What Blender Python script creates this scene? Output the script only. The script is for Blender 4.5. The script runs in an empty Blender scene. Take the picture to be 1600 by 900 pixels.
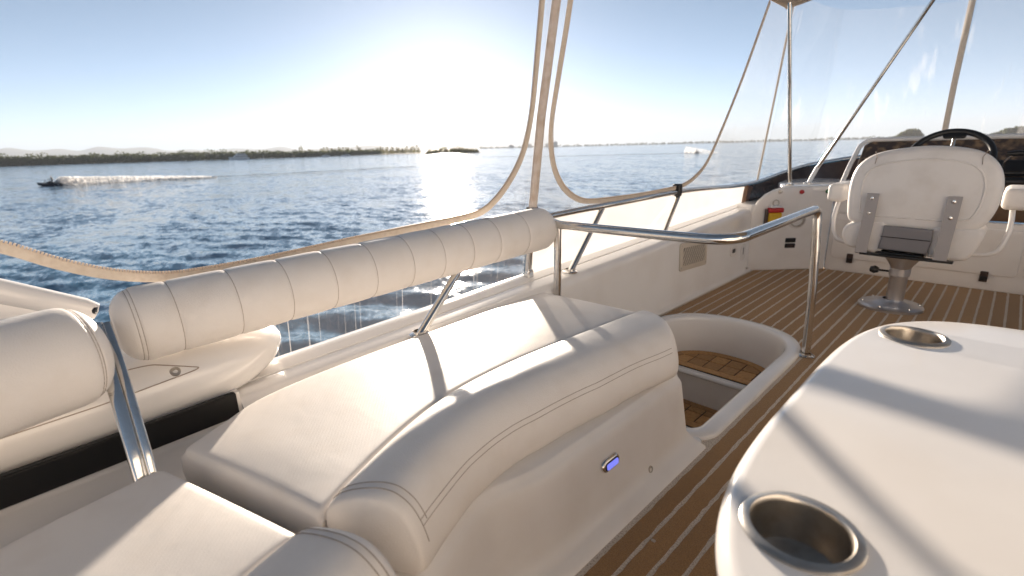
import bpy, bmesh, math, random
import numpy as np
from mathutils import Matrix, Vector
from mathutils.geometry import tessellate_polygon

random.seed(7); rng = np.random.default_rng(7)
S = bpy.context.scene
COL = S.collection

# ------------------------------------------------------------------ camera
# boat frame: X to starboard, Y to the bow, Z up, deck at z = 0
cam_d = bpy.data.cameras.new('camera'); cam = bpy.data.objects.new('camera', cam_d); COL.objects.link(cam)
RM = ((0.7077, 0.1768, -0.6840), (0.7061, -0.2101, 0.6762), (-0.0242, -0.9616, -0.2736))   # right, down, forward as columns
right = Vector([r[0] for r in RM]).normalized(); fwd = Vector([r[2] for r in RM]).normalized()
up = right.cross(fwd).normalized(); right = fwd.cross(up).normalized()
cam.matrix_world = Matrix(((right.x, up.x, -fwd.x, 0), (right.y, up.y, -fwd.y, 0), (right.z, up.z, -fwd.z, 1.25), (0, 0, 0, 1)))
cam_d.sensor_width = 36.0; cam_d.lens = 772.14 / 1600 * 36
cam_d.clip_start = 0.05; cam_d.clip_end = 60000
cam_d.dof.use_dof = True; cam_d.dof.focus_distance = 2.1; cam_d.dof.aperture_fstop = 2.2
S.camera = cam

# ------------------------------------------------------------------ light
SUN_EL = math.radians(8.75); SUN_AZ = math.atan2(-0.790, 0.613)         # azimuth from +Y towards +X
sdir = Vector((math.sin(SUN_AZ) * math.cos(SUN_EL), math.cos(SUN_AZ) * math.cos(SUN_EL), math.sin(SUN_EL)))
W = bpy.data.worlds.new('World'); S.world = W; W.use_nodes = True
wn = W.node_tree.nodes; wl = W.node_tree.links
sky = wn.new('ShaderNodeTexSky'); sky.sky_type = 'NISHITA'; sky.sun_disc = False
sky.sun_elevation = SUN_EL; sky.sun_rotation = SUN_AZ
sky.air_density = 0.27; sky.dust_density = 0.09; sky.ozone_density = 1.4
wn['Background'].inputs['Strength'].default_value = 0.05
hsv = wn.new('ShaderNodeHueSaturation'); hsv.inputs['Saturation'].default_value = 0.82; hsv.inputs['Hue'].default_value = 0.482
wl.new(sky.outputs[0], hsv.inputs['Color']); wl.new(hsv.outputs[0], wn['Background'].inputs['Color'])
sun_d = bpy.data.lights.new('sun', 'SUN'); sun = bpy.data.objects.new('sun', sun_d); COL.objects.link(sun)
sun_d.energy = 5.0; sun_d.angle = math.radians(1.1); sun_d.color = (1.0, 0.86, 0.71)
sun.rotation_euler = sdir.to_track_quat('Z', 'Y').to_euler(); sun.location = (-20, 16, 8)
S.view_settings.view_transform = 'Standard'; S.view_settings.look = 'None'
S.view_settings.gamma = 1.0; S.view_settings.use_curve_mapping = False
S.view_settings.exposure = 1.84
S.render.engine = 'CYCLES'
S.cycles.use_denoising = True
S.cycles.max_bounces = 12; S.cycles.diffuse_bounces = 5; S.cycles.glossy_bounces = 5
S.cycles.transmission_bounces = 6; S.cycles.transparent_max_bounces = 16; S.cycles.volume_bounces = 0
S.cycles.sample_clamp_indirect = 6.0

# ------------------------------------------------------------------ materials
MATS = {}
def mat(name, col, rough=0.5, metal=0.0, bump=None, vary=None, spec=0.5, coat=0.0, sheen=0.0, emit=None, rvary=0.0):
    m = bpy.data.materials.new(name); m.use_nodes = True; n = m.node_tree.nodes; l = m.node_tree.links
    b = n['Principled BSDF']
    b.inputs['Base Color'].default_value = (*col, 1); b.inputs['Roughness'].default_value = rough
    b.inputs['Metallic'].default_value = metal; b.inputs['Specular IOR Level'].default_value = spec
    b.inputs['Coat Weight'].default_value = coat; b.inputs['Coat Roughness'].default_value = 0.08
    b.inputs['Sheen Weight'].default_value = sheen
    tc = n.new('ShaderNodeTexCoord')
    if vary:
        sc, col2, lo, hi = vary
        t = n.new('ShaderNodeTexNoise'); t.inputs['Scale'].default_value = sc; t.inputs['Detail'].default_value = 6
        r = n.new('ShaderNodeMapRange'); r.inputs['From Min'].default_value = lo; r.inputs['From Max'].default_value = hi
        mx = n.new('ShaderNodeMix'); mx.data_type = 'RGBA'
        mx.inputs[6].default_value = (*col, 1); mx.inputs[7].default_value = (*col2, 1)
        l.new(tc.outputs['Object'], t.inputs['Vector']); l.new(t.outputs['Fac'], r.inputs['Value'])
        l.new(r.outputs[0], mx.inputs[0]); l.new(mx.outputs[2], b.inputs['Base Color'])
        if rvary:
            r2 = n.new('ShaderNodeMapRange'); r2.inputs['To Min'].default_value = rough - rvary; r2.inputs['To Max'].default_value = rough + rvary
            l.new(t.outputs['Fac'], r2.inputs['Value']); l.new(r2.outputs[0], b.inputs['Roughness'])
    if bump:
        kind, sc, st, dist = bump
        if kind == 'grain':
            t = n.new('ShaderNodeTexVoronoi'); t.inputs['Scale'].default_value = sc; o = t.outputs['Distance']
        else:
            t = n.new('ShaderNodeTexNoise'); t.inputs['Scale'].default_value = sc; t.inputs['Detail'].default_value = 4; o = t.outputs['Fac']
        bp = n.new('ShaderNodeBump'); bp.inputs['Strength'].default_value = st; bp.inputs['Distance'].default_value = dist
        l.new(tc.outputs['Object'], t.inputs['Vector']); l.new(o, bp.inputs['Height']); l.new(bp.outputs[0], b.inputs['Normal'])
    if emit:
        b.inputs['Emission Color'].default_value = (*emit[0], 1); b.inputs['Emission Strength'].default_value = emit[1]
    MATS[name] = m
    return m

GEL = mat('white gelcoat', (.83, .80, .77), .20, vary=(3.0, (.78, .74, .70), .45, .75), coat=.6, rvary=.08)
GELIN = mat('satin moulding', (.81, .77, .73), .34, vary=(5.0, (.75, .70, .65), .45, .8), rvary=.1)
VINYL = mat('off white marine vinyl', (.82, .77, .72), .46, bump=('grain', 300, .34, .0016), vary=(9, (.77, .71, .65), .48, .8), spec=.36, rvary=.06)
VINYL2 = mat('white chair vinyl', (.82, .78, .74), .45, bump=('grain', 350, .2, .0012), vary=(7, (.72, .67, .62), .48, .8), spec=.4)
SEAM = mat('dark stitching', (.32, .25, .20), .8)
STEEL = mat('polished stainless steel', (.74, .72, .69), .10, 1.0, vary=(40, (.62, .58, .53), .5, .8), rvary=.05)
BRUSH = mat('brushed steel', (.54, .50, .45), .36, 1.0, bump=('noise', 160, .1, .001), vary=(25, (.40, .34, .28), .45, .75), rvary=.1)
ALU = mat('satin aluminium', (.66, .65, .66), .34, .9)
GREYSTRAP = mat('grey strap', (.40, .37, .36), .5, .0)
GREYVINYL = mat('grey vinyl', (.22, .21, .22), .45, bump=('grain', 350, .2, .001))
CARPET = mat('brown deck carpet', (.50, .28, .115), .95, bump=('noise', 420, .9, .006), vary=(260, (.33, .175, .068), .40, .68), spec=.1, sheen=.25)
STRIPE = mat('cream woven stripe', (.80, .71, .60), .95, bump=('noise', 300, 1.0, .006), vary=(180, (.46, .35, .25), .45, .7), spec=.1)
TEAK = mat('teak', (.55, .30, .115), .55, bump=('noise', 120, .2, .001), vary=(45, (.42, .21, .075), .4, .7))
CAULK = mat('black caulk', (.015, .012, .010), .6)
BLACK = mat('black rubber', (.006, .006, .007), .45, bump=('noise', 60, .2, .002), spec=.3)
BLACKPL = mat('black plastic', (.012, .012, .013), .38)
TAPE = mat('beige zipper tape', (.76, .68, .58), .85, bump=('noise', 500, .6, .002), vary=(60, (.64, .55, .45), .45, .75))
TEETH = mat('cream zipper teeth', (.66, .56, .46), .5)
SLEEVE = mat('beige canvas sleeve', (.74, .66, .59), .85, bump=('noise', 300, .5, .002), vary=(20, (.56, .45, .36), .4, .7))
TINT = mat('dark tinted acrylic', (.055, .042, .044), .22, vary=(6, (.085, .062, .055), .4, .7), rvary=.1)
DASH = mat('brown dash panel with painted reflections', (.075, .055, .045), .20, vary=(14, (.26, .17, .10), .48, .66))  # blotches paint the deck's reflections into the acrylic's colour
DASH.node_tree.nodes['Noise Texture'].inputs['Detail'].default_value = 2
BROWNW = mat('brown varnished panel', (.12, .055, .02), .3, vary=(6, (.06, .028, .01), .4, .7))
RED = mat('red plastic', (.45, .02, .02), .4)
YEL = mat('yellow plastic', (.60, .36, .01), .45)
GRN = mat('green plastic', (.02, .16, .07), .4)
LATCH = mat('brown latch', (.05, .028, .022), .4)
CREAM = mat('cream vent plastic', (.60, .53, .44), .5)
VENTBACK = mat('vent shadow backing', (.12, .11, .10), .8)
LENS = mat('blue lit lens', (.2, .25, .8), .3, emit=((.22, .24, 1.0), .22))
FOAM = mat('white spray', (.95, .94, .93), .9)
HULLD = mat('dark hull paint', (.012, .016, .03), .3)
HULLW = mat('white hull paint', (.7, .7, .72), .35)
WINB = mat('dark window glass', (.03, .04, .05), .1)
SUIT = mat('dark wetsuit', (.03, .025, .025), .7)
SKIN = mat('skin', (.42, .24, .16), .6)
LEAF = mat('mangrove foliage', (.052, .065, .030), .8, vary=(.15, (.030, .040, .018), .35, .65))
LEAF2 = mat('casuarina foliage', (.12, .11, .06), .8, vary=(.15, (.08, .08, .04), .35, .65))
SANDM = mat('sand', (.34, .29, .22), .9, vary=(.05, (.25, .22, .16), .4, .7))
HILLM = mat('wooded hills', (.05, .065, .04), .9, vary=(.002, (.035, .045, .03), .4, .6))
CONC = mat('pale concrete', (.40, .39, .37), .8)
CREAMC = mat('cream canvas', (.78, .73, .66), .9, vary=(3, (.72, .66, .58), .4, .7))
CANVAS = mat('tan canvas', (.58, .50, .42), .9, bump=('noise', 200, .4, .002), vary=(3, (.50, .42, .34), .4, .7))

def translucent(m, fac, col):
    n = m.node_tree.nodes; l = m.node_tree.links; b = n['Principled BSDF']
    t = n.new('ShaderNodeBsdfTranslucent'); t.inputs[0].default_value = (*col, 1); x = n.new('ShaderNodeMixShader'); x.inputs[0].default_value = fac
    l.new(b.outputs[0], x.inputs[1]); l.new(t.outputs[0], x.inputs[2]); l.new(x.outputs[0], n['Material Output'].inputs['Surface'])
translucent(TAPE, .22, (.66, .58, .50)); translucent(SLEEVE, .22, (.66, .58, .52)); translucent(FOAM, .62, (.97, .96, .95)); translucent(TEETH, .3, (.75, .65, .55)); translucent(CANVAS, .25, (.55, .44, .34))
translucent(LEAF, .30, (.10, .12, .03)); translucent(LEAF2, .45, (.22, .20, .08))

def board_to_board(m, lo, hi):
    """each board of its own slightly different tone"""
    n = m.node_tree.nodes; l = m.node_tree.links; b = n['Principled BSDF']; src = b.inputs['Base Color'].links[0].from_socket
    oi = n.new('ShaderNodeObjectInfo'); mr = n.new('ShaderNodeMapRange'); mr.inputs['To Min'].default_value = lo; mr.inputs['To Max'].default_value = hi
    h = n.new('ShaderNodeHueSaturation'); l.new(oi.outputs['Random'], mr.inputs['Value']); l.new(mr.outputs[0], h.inputs['Value']); l.new(src, h.inputs['Color']); l.new(h.outputs[0], b.inputs['Base Color'])
board_to_board(CARPET, .86, 1.08); board_to_board(TEAK, .72, 1.12)
def soften(m, sc, st, dist):
    n = m.node_tree.nodes; l = m.node_tree.links; ob = [x for x in n if x.type == 'BUMP'][0]; tc = [x for x in n if x.type == 'TEX_COORD'][0]
    t = n.new('ShaderNodeTexNoise'); t.inputs['Scale'].default_value = sc; t.inputs['Detail'].default_value = 2; t.inputs['Distortion'].default_value = .6
    b2 = n.new('ShaderNodeBump'); b2.inputs['Strength'].default_value = st; b2.inputs['Distance'].default_value = dist
    l.new(tc.outputs['Object'], t.inputs['Vector']); l.new(t.outputs['Fac'], b2.inputs['Height']); l.new(b2.outputs[0], ob.inputs['Normal'])

# leather seat tops carry faint embossed ribs
def rib(m):
    n = m.node_tree.nodes; l = m.node_tree.links
    w = n.new('ShaderNodeTexWave'); w.wave_type = 'BANDS'; w.bands_direction = 'X'
    w.inputs['Scale'].default_value = 34; w.inputs['Distortion'].default_value = .4
    tc = [x for x in n if x.type == 'TEX_COORD'][0]; b = n['Principled BSDF']; ob = [x for x in n if x.type == 'BUMP'][0]
    mp = n.new('ShaderNodeMapping'); mp.inputs['Rotation'].default_value = (0, 0, math.radians(-52))
    b2 = n.new('ShaderNodeBump'); b2.inputs['Strength'].default_value = .03; b2.inputs['Distance'].default_value = .002
    l.new(tc.outputs['Object'], mp.inputs['Vector']); l.new(mp.outputs[0], w.inputs['Vector'])
    l.new(w.outputs['Fac'], b2.inputs['Height']); l.new(ob.outputs[0], b2.inputs['Normal']); l.new(b2.outputs[0], b.inputs['Normal'])
RIBV = mat('ribbed seat vinyl', (.82, .77, .72), .46, bump=('grain', 480, .16, .0010), vary=(9, (.77, .71, .65), .48, .8), spec=.36, rvary=.06); rib(RIBV)
for _m in (VINYL, RIBV, VINYL2): soften(_m, 8, .3, .0028)

def film_mat(name, haze, streak, scale, rot=0.0, thr=(.60, .72), tint=.97, gloss=.3):
    m = bpy.data.materials.new(name); m.use_nodes = True; n = m.node_tree.nodes; l = m.node_tree.links
    n.remove(n['Principled BSDF']); out = n['Material Output']
    tr = n.new('ShaderNodeBsdfTransparent'); tr.inputs[0].default_value = (tint, tint, tint, 1)
    df = n.new('ShaderNodeBsdfDiffuse'); df.inputs[0].default_value = (.8, .78, .76, 1)
    tl = n.new('ShaderNodeBsdfTranslucent'); tl.inputs[0].default_value = (.8, .78, .76, 1)
    mh = n.new('ShaderNodeMixShader'); mh.inputs[0].default_value = .6
    l.new(df.outputs[0], mh.inputs[1]); l.new(tl.outputs[0], mh.inputs[2])
    tc = n.new('ShaderNodeTexCoord'); mp = n.new('ShaderNodeMapping'); mp.inputs['Scale'].default_value = scale; mp.inputs['Rotation'].default_value = (rot, 0, 0)
    ns = n.new('ShaderNodeTexNoise'); ns.inputs['Scale'].default_value = 1.0; ns.inputs['Detail'].default_value = 3
    mr = n.new('ShaderNodeMapRange'); mr.inputs['From Min'].default_value = thr[0]; mr.inputs['From Max'].default_value = thr[1]
    mr.inputs['To Min'].default_value = haze; mr.inputs['To Max'].default_value = haze + streak
    l.new(tc.outputs['Object'], mp.inputs['Vector']); l.new(mp.outputs[0], ns.inputs['Vector']); l.new(ns.outputs['Fac'], mr.inputs['Value'])
    m1 = n.new('ShaderNodeMixShader'); l.new(mr.outputs[0], m1.inputs[0]); l.new(tr.outputs[0], m1.inputs[1]); l.new(mh.outputs[0], m1.inputs[2])
    gl = n.new('ShaderNodeBsdfGlossy'); gl.inputs['Roughness'].default_value = .06
    fr = n.new('ShaderNodeFresnel'); fr.inputs[0].default_value = 1.35
    fm = n.new('ShaderNodeMath'); fm.operation = 'MULTIPLY'; fm.inputs[1].default_value = gloss; l.new(fr.outputs[0], fm.inputs[0])
    m2 = n.new('ShaderNodeMixShader'); l.new(fm.outputs[0], m2.inputs[0]); l.new(m1.outputs[0], m2.inputs[1]); l.new(gl.outputs[0], m2.inputs[2])
    l.new(m2.outputs[0], out.inputs['Surface']); MATS[name] = m
    return m
FILM = film_mat('clear vinyl film', .085, .10, (1, 5, 1.6), thr=(.55, .75), gloss=.15)
FILMLOW = film_mat('scuffed clear vinyl film', .05, .30, (1, 85, .30), thr=(.575, .68))
FILMFWD = film_mat('crazed clear vinyl film', .05, .16, (9, 3, 1.4), rot=.5, thr=(.58, .70), gloss=.08)
FROST = film_mat('milky vinyl curtain', .86, .1, (1, 3, 2), thr=(.4, .7))

def water_mat():
    """sea surface: the waves too small for the mesh tilt the normal by a random slope field"""
    m = bpy.data.materials.new('sea water'); m.use_nodes = True; n = m.node_tree.nodes; l = m.node_tree.links
    b = n['Principled BSDF']; b.inputs['Base Color'].default_value = (.05, .145, .235, 1)
    b.inputs['Roughness'].default_value = .09; b.inputs['IOR'].default_value = 1.333
    tc = n.new('ShaderNodeTexCoord'); ge = n.new('ShaderNodeNewGeometry'); acc = ge.outputs['Normal']
    for sc, det, amp, sx in ((.10, 2, .14, .5), (.42, 3, .34, .5), (1.7, 3, .46, .6), (6.5, 2, .32, .8)):
        mp = n.new('ShaderNodeMapping'); mp.inputs['Rotation'].default_value = (0, 0, math.radians(44)); mp.inputs['Scale'].default_value = (sx, 1.0, 1.0)
        t = n.new('ShaderNodeTexNoise'); t.inputs['Scale'].default_value = sc; t.inputs['Detail'].default_value = det
        su = n.new('ShaderNodeVectorMath'); su.operation = 'SUBTRACT'; su.inputs[1].default_value = (.5, .5, .5)
        mu = n.new('ShaderNodeVectorMath'); mu.operation = 'MULTIPLY'; mu.inputs[1].default_value = (amp, amp, 0)
        ad = n.new('ShaderNodeVectorMath'); ad.operation = 'ADD'
        l.new(tc.outputs['Object'], mp.inputs['Vector']); l.new(mp.outputs[0], t.inputs['Vector']); l.new(t.outputs['Color'], su.inputs[0]); l.new(su.outputs[0], mu.inputs[0])
        l.new(acc, ad.inputs[0]); l.new(mu.outputs[0], ad.inputs[1]); acc = ad.outputs[0]
    no = n.new('ShaderNodeVectorMath'); no.operation = 'NORMALIZE'; l.new(acc, no.inputs[0]); l.new(no.outputs[0], b.inputs['Normal'])
    return m
SEA = water_mat()

# ------------------------------------------------------------------ helpers
BASE = {}
def tag(o, label=None, cat=None, group=None, kind=None):
    for k, v in (('label', label), ('category', cat), ('group', group), ('kind', kind)):
        if v: o[k] = v
    return o
def empty(name, loc, label, cat, group=None):
    o = bpy.data.objects.new(name, None); COL.objects.link(o); o.location = loc; o.empty_display_size = .1
    BASE[o] = Vector(loc); return tag(o, label, cat, group)
def mk(name, V, F, m, parent=None, smooth=40, loc=None):
    """one mesh object from world-space points; its origin is the parent's origin (or loc)"""
    V = np.asarray(V, float).reshape(-1, 3)
    base = BASE.get(parent, Vector((0, 0, 0))) if parent else Vector(loc or (0, 0, 0))
    V = V - np.array(base)
    me = bpy.data.meshes.new(name); me.from_pydata([tuple(v) for v in V], [], [tuple(int(i) for i in f) for f in F])
    me.materials.append(m)
    bm = bmesh.new(); bm.from_mesh(me); bmesh.ops.recalc_face_normals(bm, faces=bm.faces); bm.to_mesh(me); bm.free()
    if smooth:
        me.polygons.foreach_set('use_smooth', [True] * len(me.polygons)); me.set_sharp_from_angle(angle=math.radians(smooth))
    o = bpy.data.objects.new(name, me); COL.objects.link(o)
    if parent: o.parent = parent; BASE[o] = base
    else: o.location = base; BASE[o] = base
    return o
class MB:
    def __init__(s): s.V = []; s.F = []
    def add(s, V, F):
        k = len(s.V); s.V += [tuple(v) for v in V]; s.F += [tuple(i + k for i in f) for f in F]; return s
    def build(s, name, m, parent=None, smooth=40, loc=None): return mk(name, s.V, s.F, m, parent, smooth, loc)
def spline(P, n):
    """Catmull-Rom through P, n samples evenly spread by length"""
    P = np.asarray(P, float); Q = np.vstack([2 * P[0] - P[1], P, 2 * P[-1] - P[-2]]); out = []
    for i in range(1, len(Q) - 2):
        for t in np.linspace(0, 1, 24, endpoint=False):
            a, b, c, d = Q[i - 1], Q[i], Q[i + 1], Q[i + 2]
            out.append(.5 * (2 * b + (c - a) * t + (2 * a - 5 * b + 4 * c - d) * t * t + (3 * b - a - 3 * c + d) * t ** 3))
    out.append(P[-1]); out = np.array(out); L = np.r_[0, np.cumsum(np.linalg.norm(np.diff(out, axis=0), axis=1))]
    s = np.linspace(0, L[-1], n) if np.isscalar(n) else np.asarray(n) * L[-1]
    return np.stack([np.interp(s, L, out[:, k]) for k in range(out.shape[1])], 1)
def fillet(P, r, k=7):
    """polyline with rounded corners"""
    P = [np.array(p, float) for p in P]; out = [P[0]]
    for i in range(1, len(P) - 1):
        a, b, c = P[i - 1], P[i], P[i + 1]; u = (a - b) / np.linalg.norm(a - b); v = (c - b) / np.linalg.norm(c - b)
        d = min(r, .48 * np.linalg.norm(a - b), .48 * np.linalg.norm(c - b)); p, q = b + u * d, b + v * d
        for t in np.linspace(0, 1, k): out.append((1 - t) ** 2 * p + 2 * t * (1 - t) * b + t * t * q)
    return np.array(out + [P[-1]])
def frames(P, closed=False):
    P = np.asarray(P, float); T = np.gradient(P, axis=0) if not closed else np.roll(P, -1, 0) - np.roll(P, 1, 0)
    T /= np.linalg.norm(T, axis=1)[:, None] + 1e-12
    n = np.cross(T[0], (0, 0, 1.0));
    if np.linalg.norm(n) < 1e-3: n = np.cross(T[0], (1.0, 0, 0))
    n /= np.linalg.norm(n); N = [n]
    for i in range(1, len(P)):
        n = N[-1] - T[i] * (N[-1] @ T[i]); N.append(n / np.linalg.norm(n))
    N = np.array(N); return T, N, np.cross(T, N)
def tube_vf(P, r, k=14, flat=1.0, cap=True):
    P = np.asarray(P, float); T, N, B = frames(P); r = np.broadcast_to(np.asarray(r, float), (len(P),)); a = np.linspace(0, 2 * math.pi, k, endpoint=False)
    V = [P[i] + r[i] * (math.cos(t) * N[i] + flat * math.sin(t) * B[i]) for i in range(len(P)) for t in a]
    F = [(i * k + j, i * k + (j + 1) % k, (i + 1) * k + (j + 1) % k, (i + 1) * k + j) for i in range(len(P) - 1) for j in range(k)]
    if cap: F += [tuple(range(k))[::-1], tuple((len(P) - 1) * k + j for j in range(k))]
    return V, F
def tube(name, P, r, m, parent=None, k=14, flat=1.0, **kw):
    V, F = tube_vf(P, r, k, flat); return mk(name, V, F, m, parent, 50, **kw)
def grid_f(nu, nv, cu=False, cv=False):
    return [(i * nv + j, ((i + 1) % nu) * nv + j, ((i + 1) % nu) * nv + (j + 1) % nv, i * nv + (j + 1) % nv)
            for i in range(nu if cu else nu - 1) for j in range(nv if cv else nv - 1)]
def lathe_vf(prof, c, k=32, axis=(0, 0, 1)):
    ax = Vector(axis).normalized(); a = ax.orthogonal().normalized(); b = ax.cross(a); c = Vector(c); V = []
    for (r, h) in prof:
        for t in range(k):
            th = 2 * math.pi * t / k; V.append(c + ax * h + (a * math.cos(th) + b * math.sin(th)) * max(r, 1e-5))
    return V, grid_f(len(prof), k, False, True)
def box_vf(lo, hi):
    x0, y0, z0 = lo; x1, y1, z1 = hi
    return ([(x0, y0, z0), (x1, y0, z0), (x1, y1, z0), (x0, y1, z0), (x0, y0, z1), (x1, y0, z1), (x1, y1, z1), (x0, y1, z1)],
            [(0, 3, 2, 1), (4, 5, 6, 7), (0, 1, 5, 4), (1, 2, 6, 5), (2, 3, 7, 6), (3, 0, 4, 7)])
def inset(P, d):
    """move a closed 2D outline (counter-clockwise) inwards by d"""
    P = np.asarray(P, float); a = np.roll(P, 1, 0); b = np.roll(P, -1, 0)
    e1 = P - a; e2 = b - P; e1 /= np.linalg.norm(e1, axis=1)[:, None] + 1e-12; e2 /= np.linalg.norm(e2, axis=1)[:, None] + 1e-12
    n1 = np.stack([-e1[:, 1], e1[:, 0]], 1); n2 = np.stack([-e2[:, 1], e2[:, 0]], 1); n = n1 + n2
    n /= (np.linalg.norm(n, axis=1)[:, None] + 1e-9); c = np.clip((n * n1).sum(1), .5, 1)
    return P + n * (d / c)[:, None]
def rrect(x0, y0, x1, y1, r, k=8):
    P = []
    for cx, cy, a in ((x1 - r, y0 + r, -90), (x1 - r, y1 - r, 0), (x0 + r, y1 - r, 90), (x0 + r, y0 + r, 180)):
        for t in np.linspace(a, a + 90, k): P.append((cx + r * math.cos(math.radians(t)), cy + r * math.sin(math.radians(t))))
    return np.array(P)
def slab_vf(P, w0, w1, r, fm, k=5, crown=0.0, r0=None):
    """closed outline P (ccw, in u,v) given thickness w0..w1 and rounded edges; fm maps (u,v,w) to the world"""
    r0 = r if r0 is None else r0; L = []
    for t in np.linspace(0, math.pi / 2, k): L.append((r0 * (1 - math.sin(t)), w0 + r0 * (1 - math.cos(t))))
    for t in np.linspace(0, math.pi / 2, k): L.append((r * (1 - math.cos(t)), w1 - r * (1 - math.sin(t))))
    V = []; n = len(P)
    for d, w in L:
        for u, v in inset(P, d): V.append(fm(u, v, w))
    F = grid_f(len(L), n, False, True)
    c0 = P.mean(0); V.append(fm(c0[0], c0[1], w0)); ci = len(V) - 1
    F += [(ci, (j + 1) % n, j) for j in range(n)]
    top = (len(L) - 1) * n; Pt = inset(P, r); prev = top
    for q, s in enumerate((.8, .5, .2)):
        st = len(V)
        for u, v in c0 + (Pt - c0) * s: V.append(fm(u, v, w1 + crown * (1 - s * s)))
        F += [(prev + j, prev + (j + 1) % n, st + (j + 1) % n, st + j) for j in range(n)]; prev = st
    V.append(fm(c0[0], c0[1], w1 + crown)); ci = len(V) - 1
    F += [(prev + j, prev + (j + 1) % n, ci) for j in range(n)]
    return V, F
def slab(name, P, w0, w1, r, fm, m, parent=None, **kw):
    loc = kw.pop('loc', None); V, F = slab_vf(np.asarray(P, float), w0, w1, r, fm, **kw); return mk(name, V, F, m, parent, 40, loc=loc)
XY = lambda u, v, w: (u, v, w)
def clip(poly, f):
    """clip a polygon to f(p) >= 0 (f linear along edges)"""
    out = []
    for i in range(len(poly)):
        a, b = poly[i - 1], poly[i]; fa, fb = f(a), f(b)
        if (fa >= 0) != (fb >= 0):
            t = fa / (fa - fb); out.append((a[0] + (b[0] - a[0]) * t, a[1] + (b[1] - a[1]) * t))
        if fb >= 0: out.append(b)
    return out
def prism_vf(P, z0, z1):
    n = len(P); return ([(x, y, z0) for x, y in P] + [(x, y, z1) for x, y in P],
        [tuple(range(n))[::-1], tuple(range(n, 2 * n))] + [(i, (i + 1) % n, n + (i + 1) % n, n + i) for i in range(n)])

# ================================================================== THE SETTING
ZS = -3.6                                                                # sea level below the flybridge deck
def build_sea():
    # polar sheet round the boat, fine where the photograph looks, out to the horizon
    az = np.r_[np.linspace(-175, -112, 24), np.linspace(-111.6, 22, 950), np.linspace(23, 180, 48)]; az = np.radians(az)
    rad = np.r_[2.2 * 1.0128 ** np.arange(0, 430), 520 * 1.16 ** np.arange(1, 30)]
    R_, A_ = np.meshgrid(rad, az, indexing='ij'); X = R_ * np.sin(A_); Y = R_ * np.cos(A_); Z = np.zeros_like(X)
    dr = np.gradient(rad)[:, None] + 0 * A_
    main = math.radians(135)
    for _ in range(64):
        lam = 0.40 * (3.0 / 0.40) ** rng.random(); th = main + rng.normal(0, .55); k = 2 * math.pi / lam
        amp = .0043 * lam * rng.uniform(.5, 1.2); fade = np.clip((lam / dr - 3) / 4, 0, 1)
        ph = k * (X * math.cos(th) + Y * math.sin(th)) + rng.random() * 6.28
        Z += amp * fade * (np.sin(ph) + .25 * np.sin(2 * ph + 1.2))
    Z *= np.clip((R_ - 2.2) / 3, 0, 1)
    n, m = X.shape; V = np.stack([X, Y, Z + ZS], 2).reshape(-1, 3)
    i, j = np.meshgrid(np.arange(n - 1), np.arange(m), indexing='ij'); j2 = (j + 1) % m
    Q = np.stack([i * m + j, (i + 1) * m + j, (i + 1) * m + j2, i * m + j2], 2).reshape(-1, 4)
    me = bpy.data.meshes.new('sea'); me.vertices.add(len(V)); me.vertices.foreach_set('co', V.ravel())
    me.loops.add(Q.size); me.loops.foreach_set('vertex_index', Q.ravel().astype(np.int32))
    me.polygons.add(len(Q)); me.polygons.foreach_set('loop_start', np.arange(0, Q.size, 4, dtype=np.int32))
    me.update(calc_edges=True); me.validate(); me.polygons.foreach_set('use_smooth', [True] * len(me.polygons)); me.materials.append(SEA)
    o = bpy.data.objects.new('sea', me); COL.objects.link(o); tag(o, 'choppy blue sea stretching to the horizon', kind='structure')
    if me.polygons[5000].normal.z < 0: me.flip_normals()
build_sea()

def az_of(px):
    """compass bearing (from the bow, port negative) of a column of the view at the horizon"""
    return math.atan((px - 800) / 803.0) - math.radians(45.3)
def at_sea(px, dist): a = az_of(px); return np.array((dist * math.sin(a), dist * math.cos(a), ZS))

# distant hills
def hills():
    mb = MB(); pts = []
    for px in np.linspace(-420, 900, 160):
        hgt = .62 * (205 + 40 * math.sin(px * .011) + 25 * math.sin(px * .034 + 1) + 60 * math.exp(-((px - 445) / 26) ** 2) - .12 * max(px, 0) + 6 * math.sin(px * .13))
        if px > 560: hgt *= max(0.03, 1 - (px - 560) / 300)
        pts.append((px, hgt))
    for px, hh in pts:
        for d, f in ((8000, 0), (8700, .55), (9600, 1.0), (12500, 0)):
            p = at_sea(px, d); mb.V.append((p[0], p[1], ZS - 2 + hh * f * (1 + .12 * math.sin(px * .09 + d))))
    mb.F = grid_f(len(pts), 4); return mb.build('hills', HILLM, smooth=60)
tag(hills(), 'pale blue hills far behind the mangrove shore', kind='structure')

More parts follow.
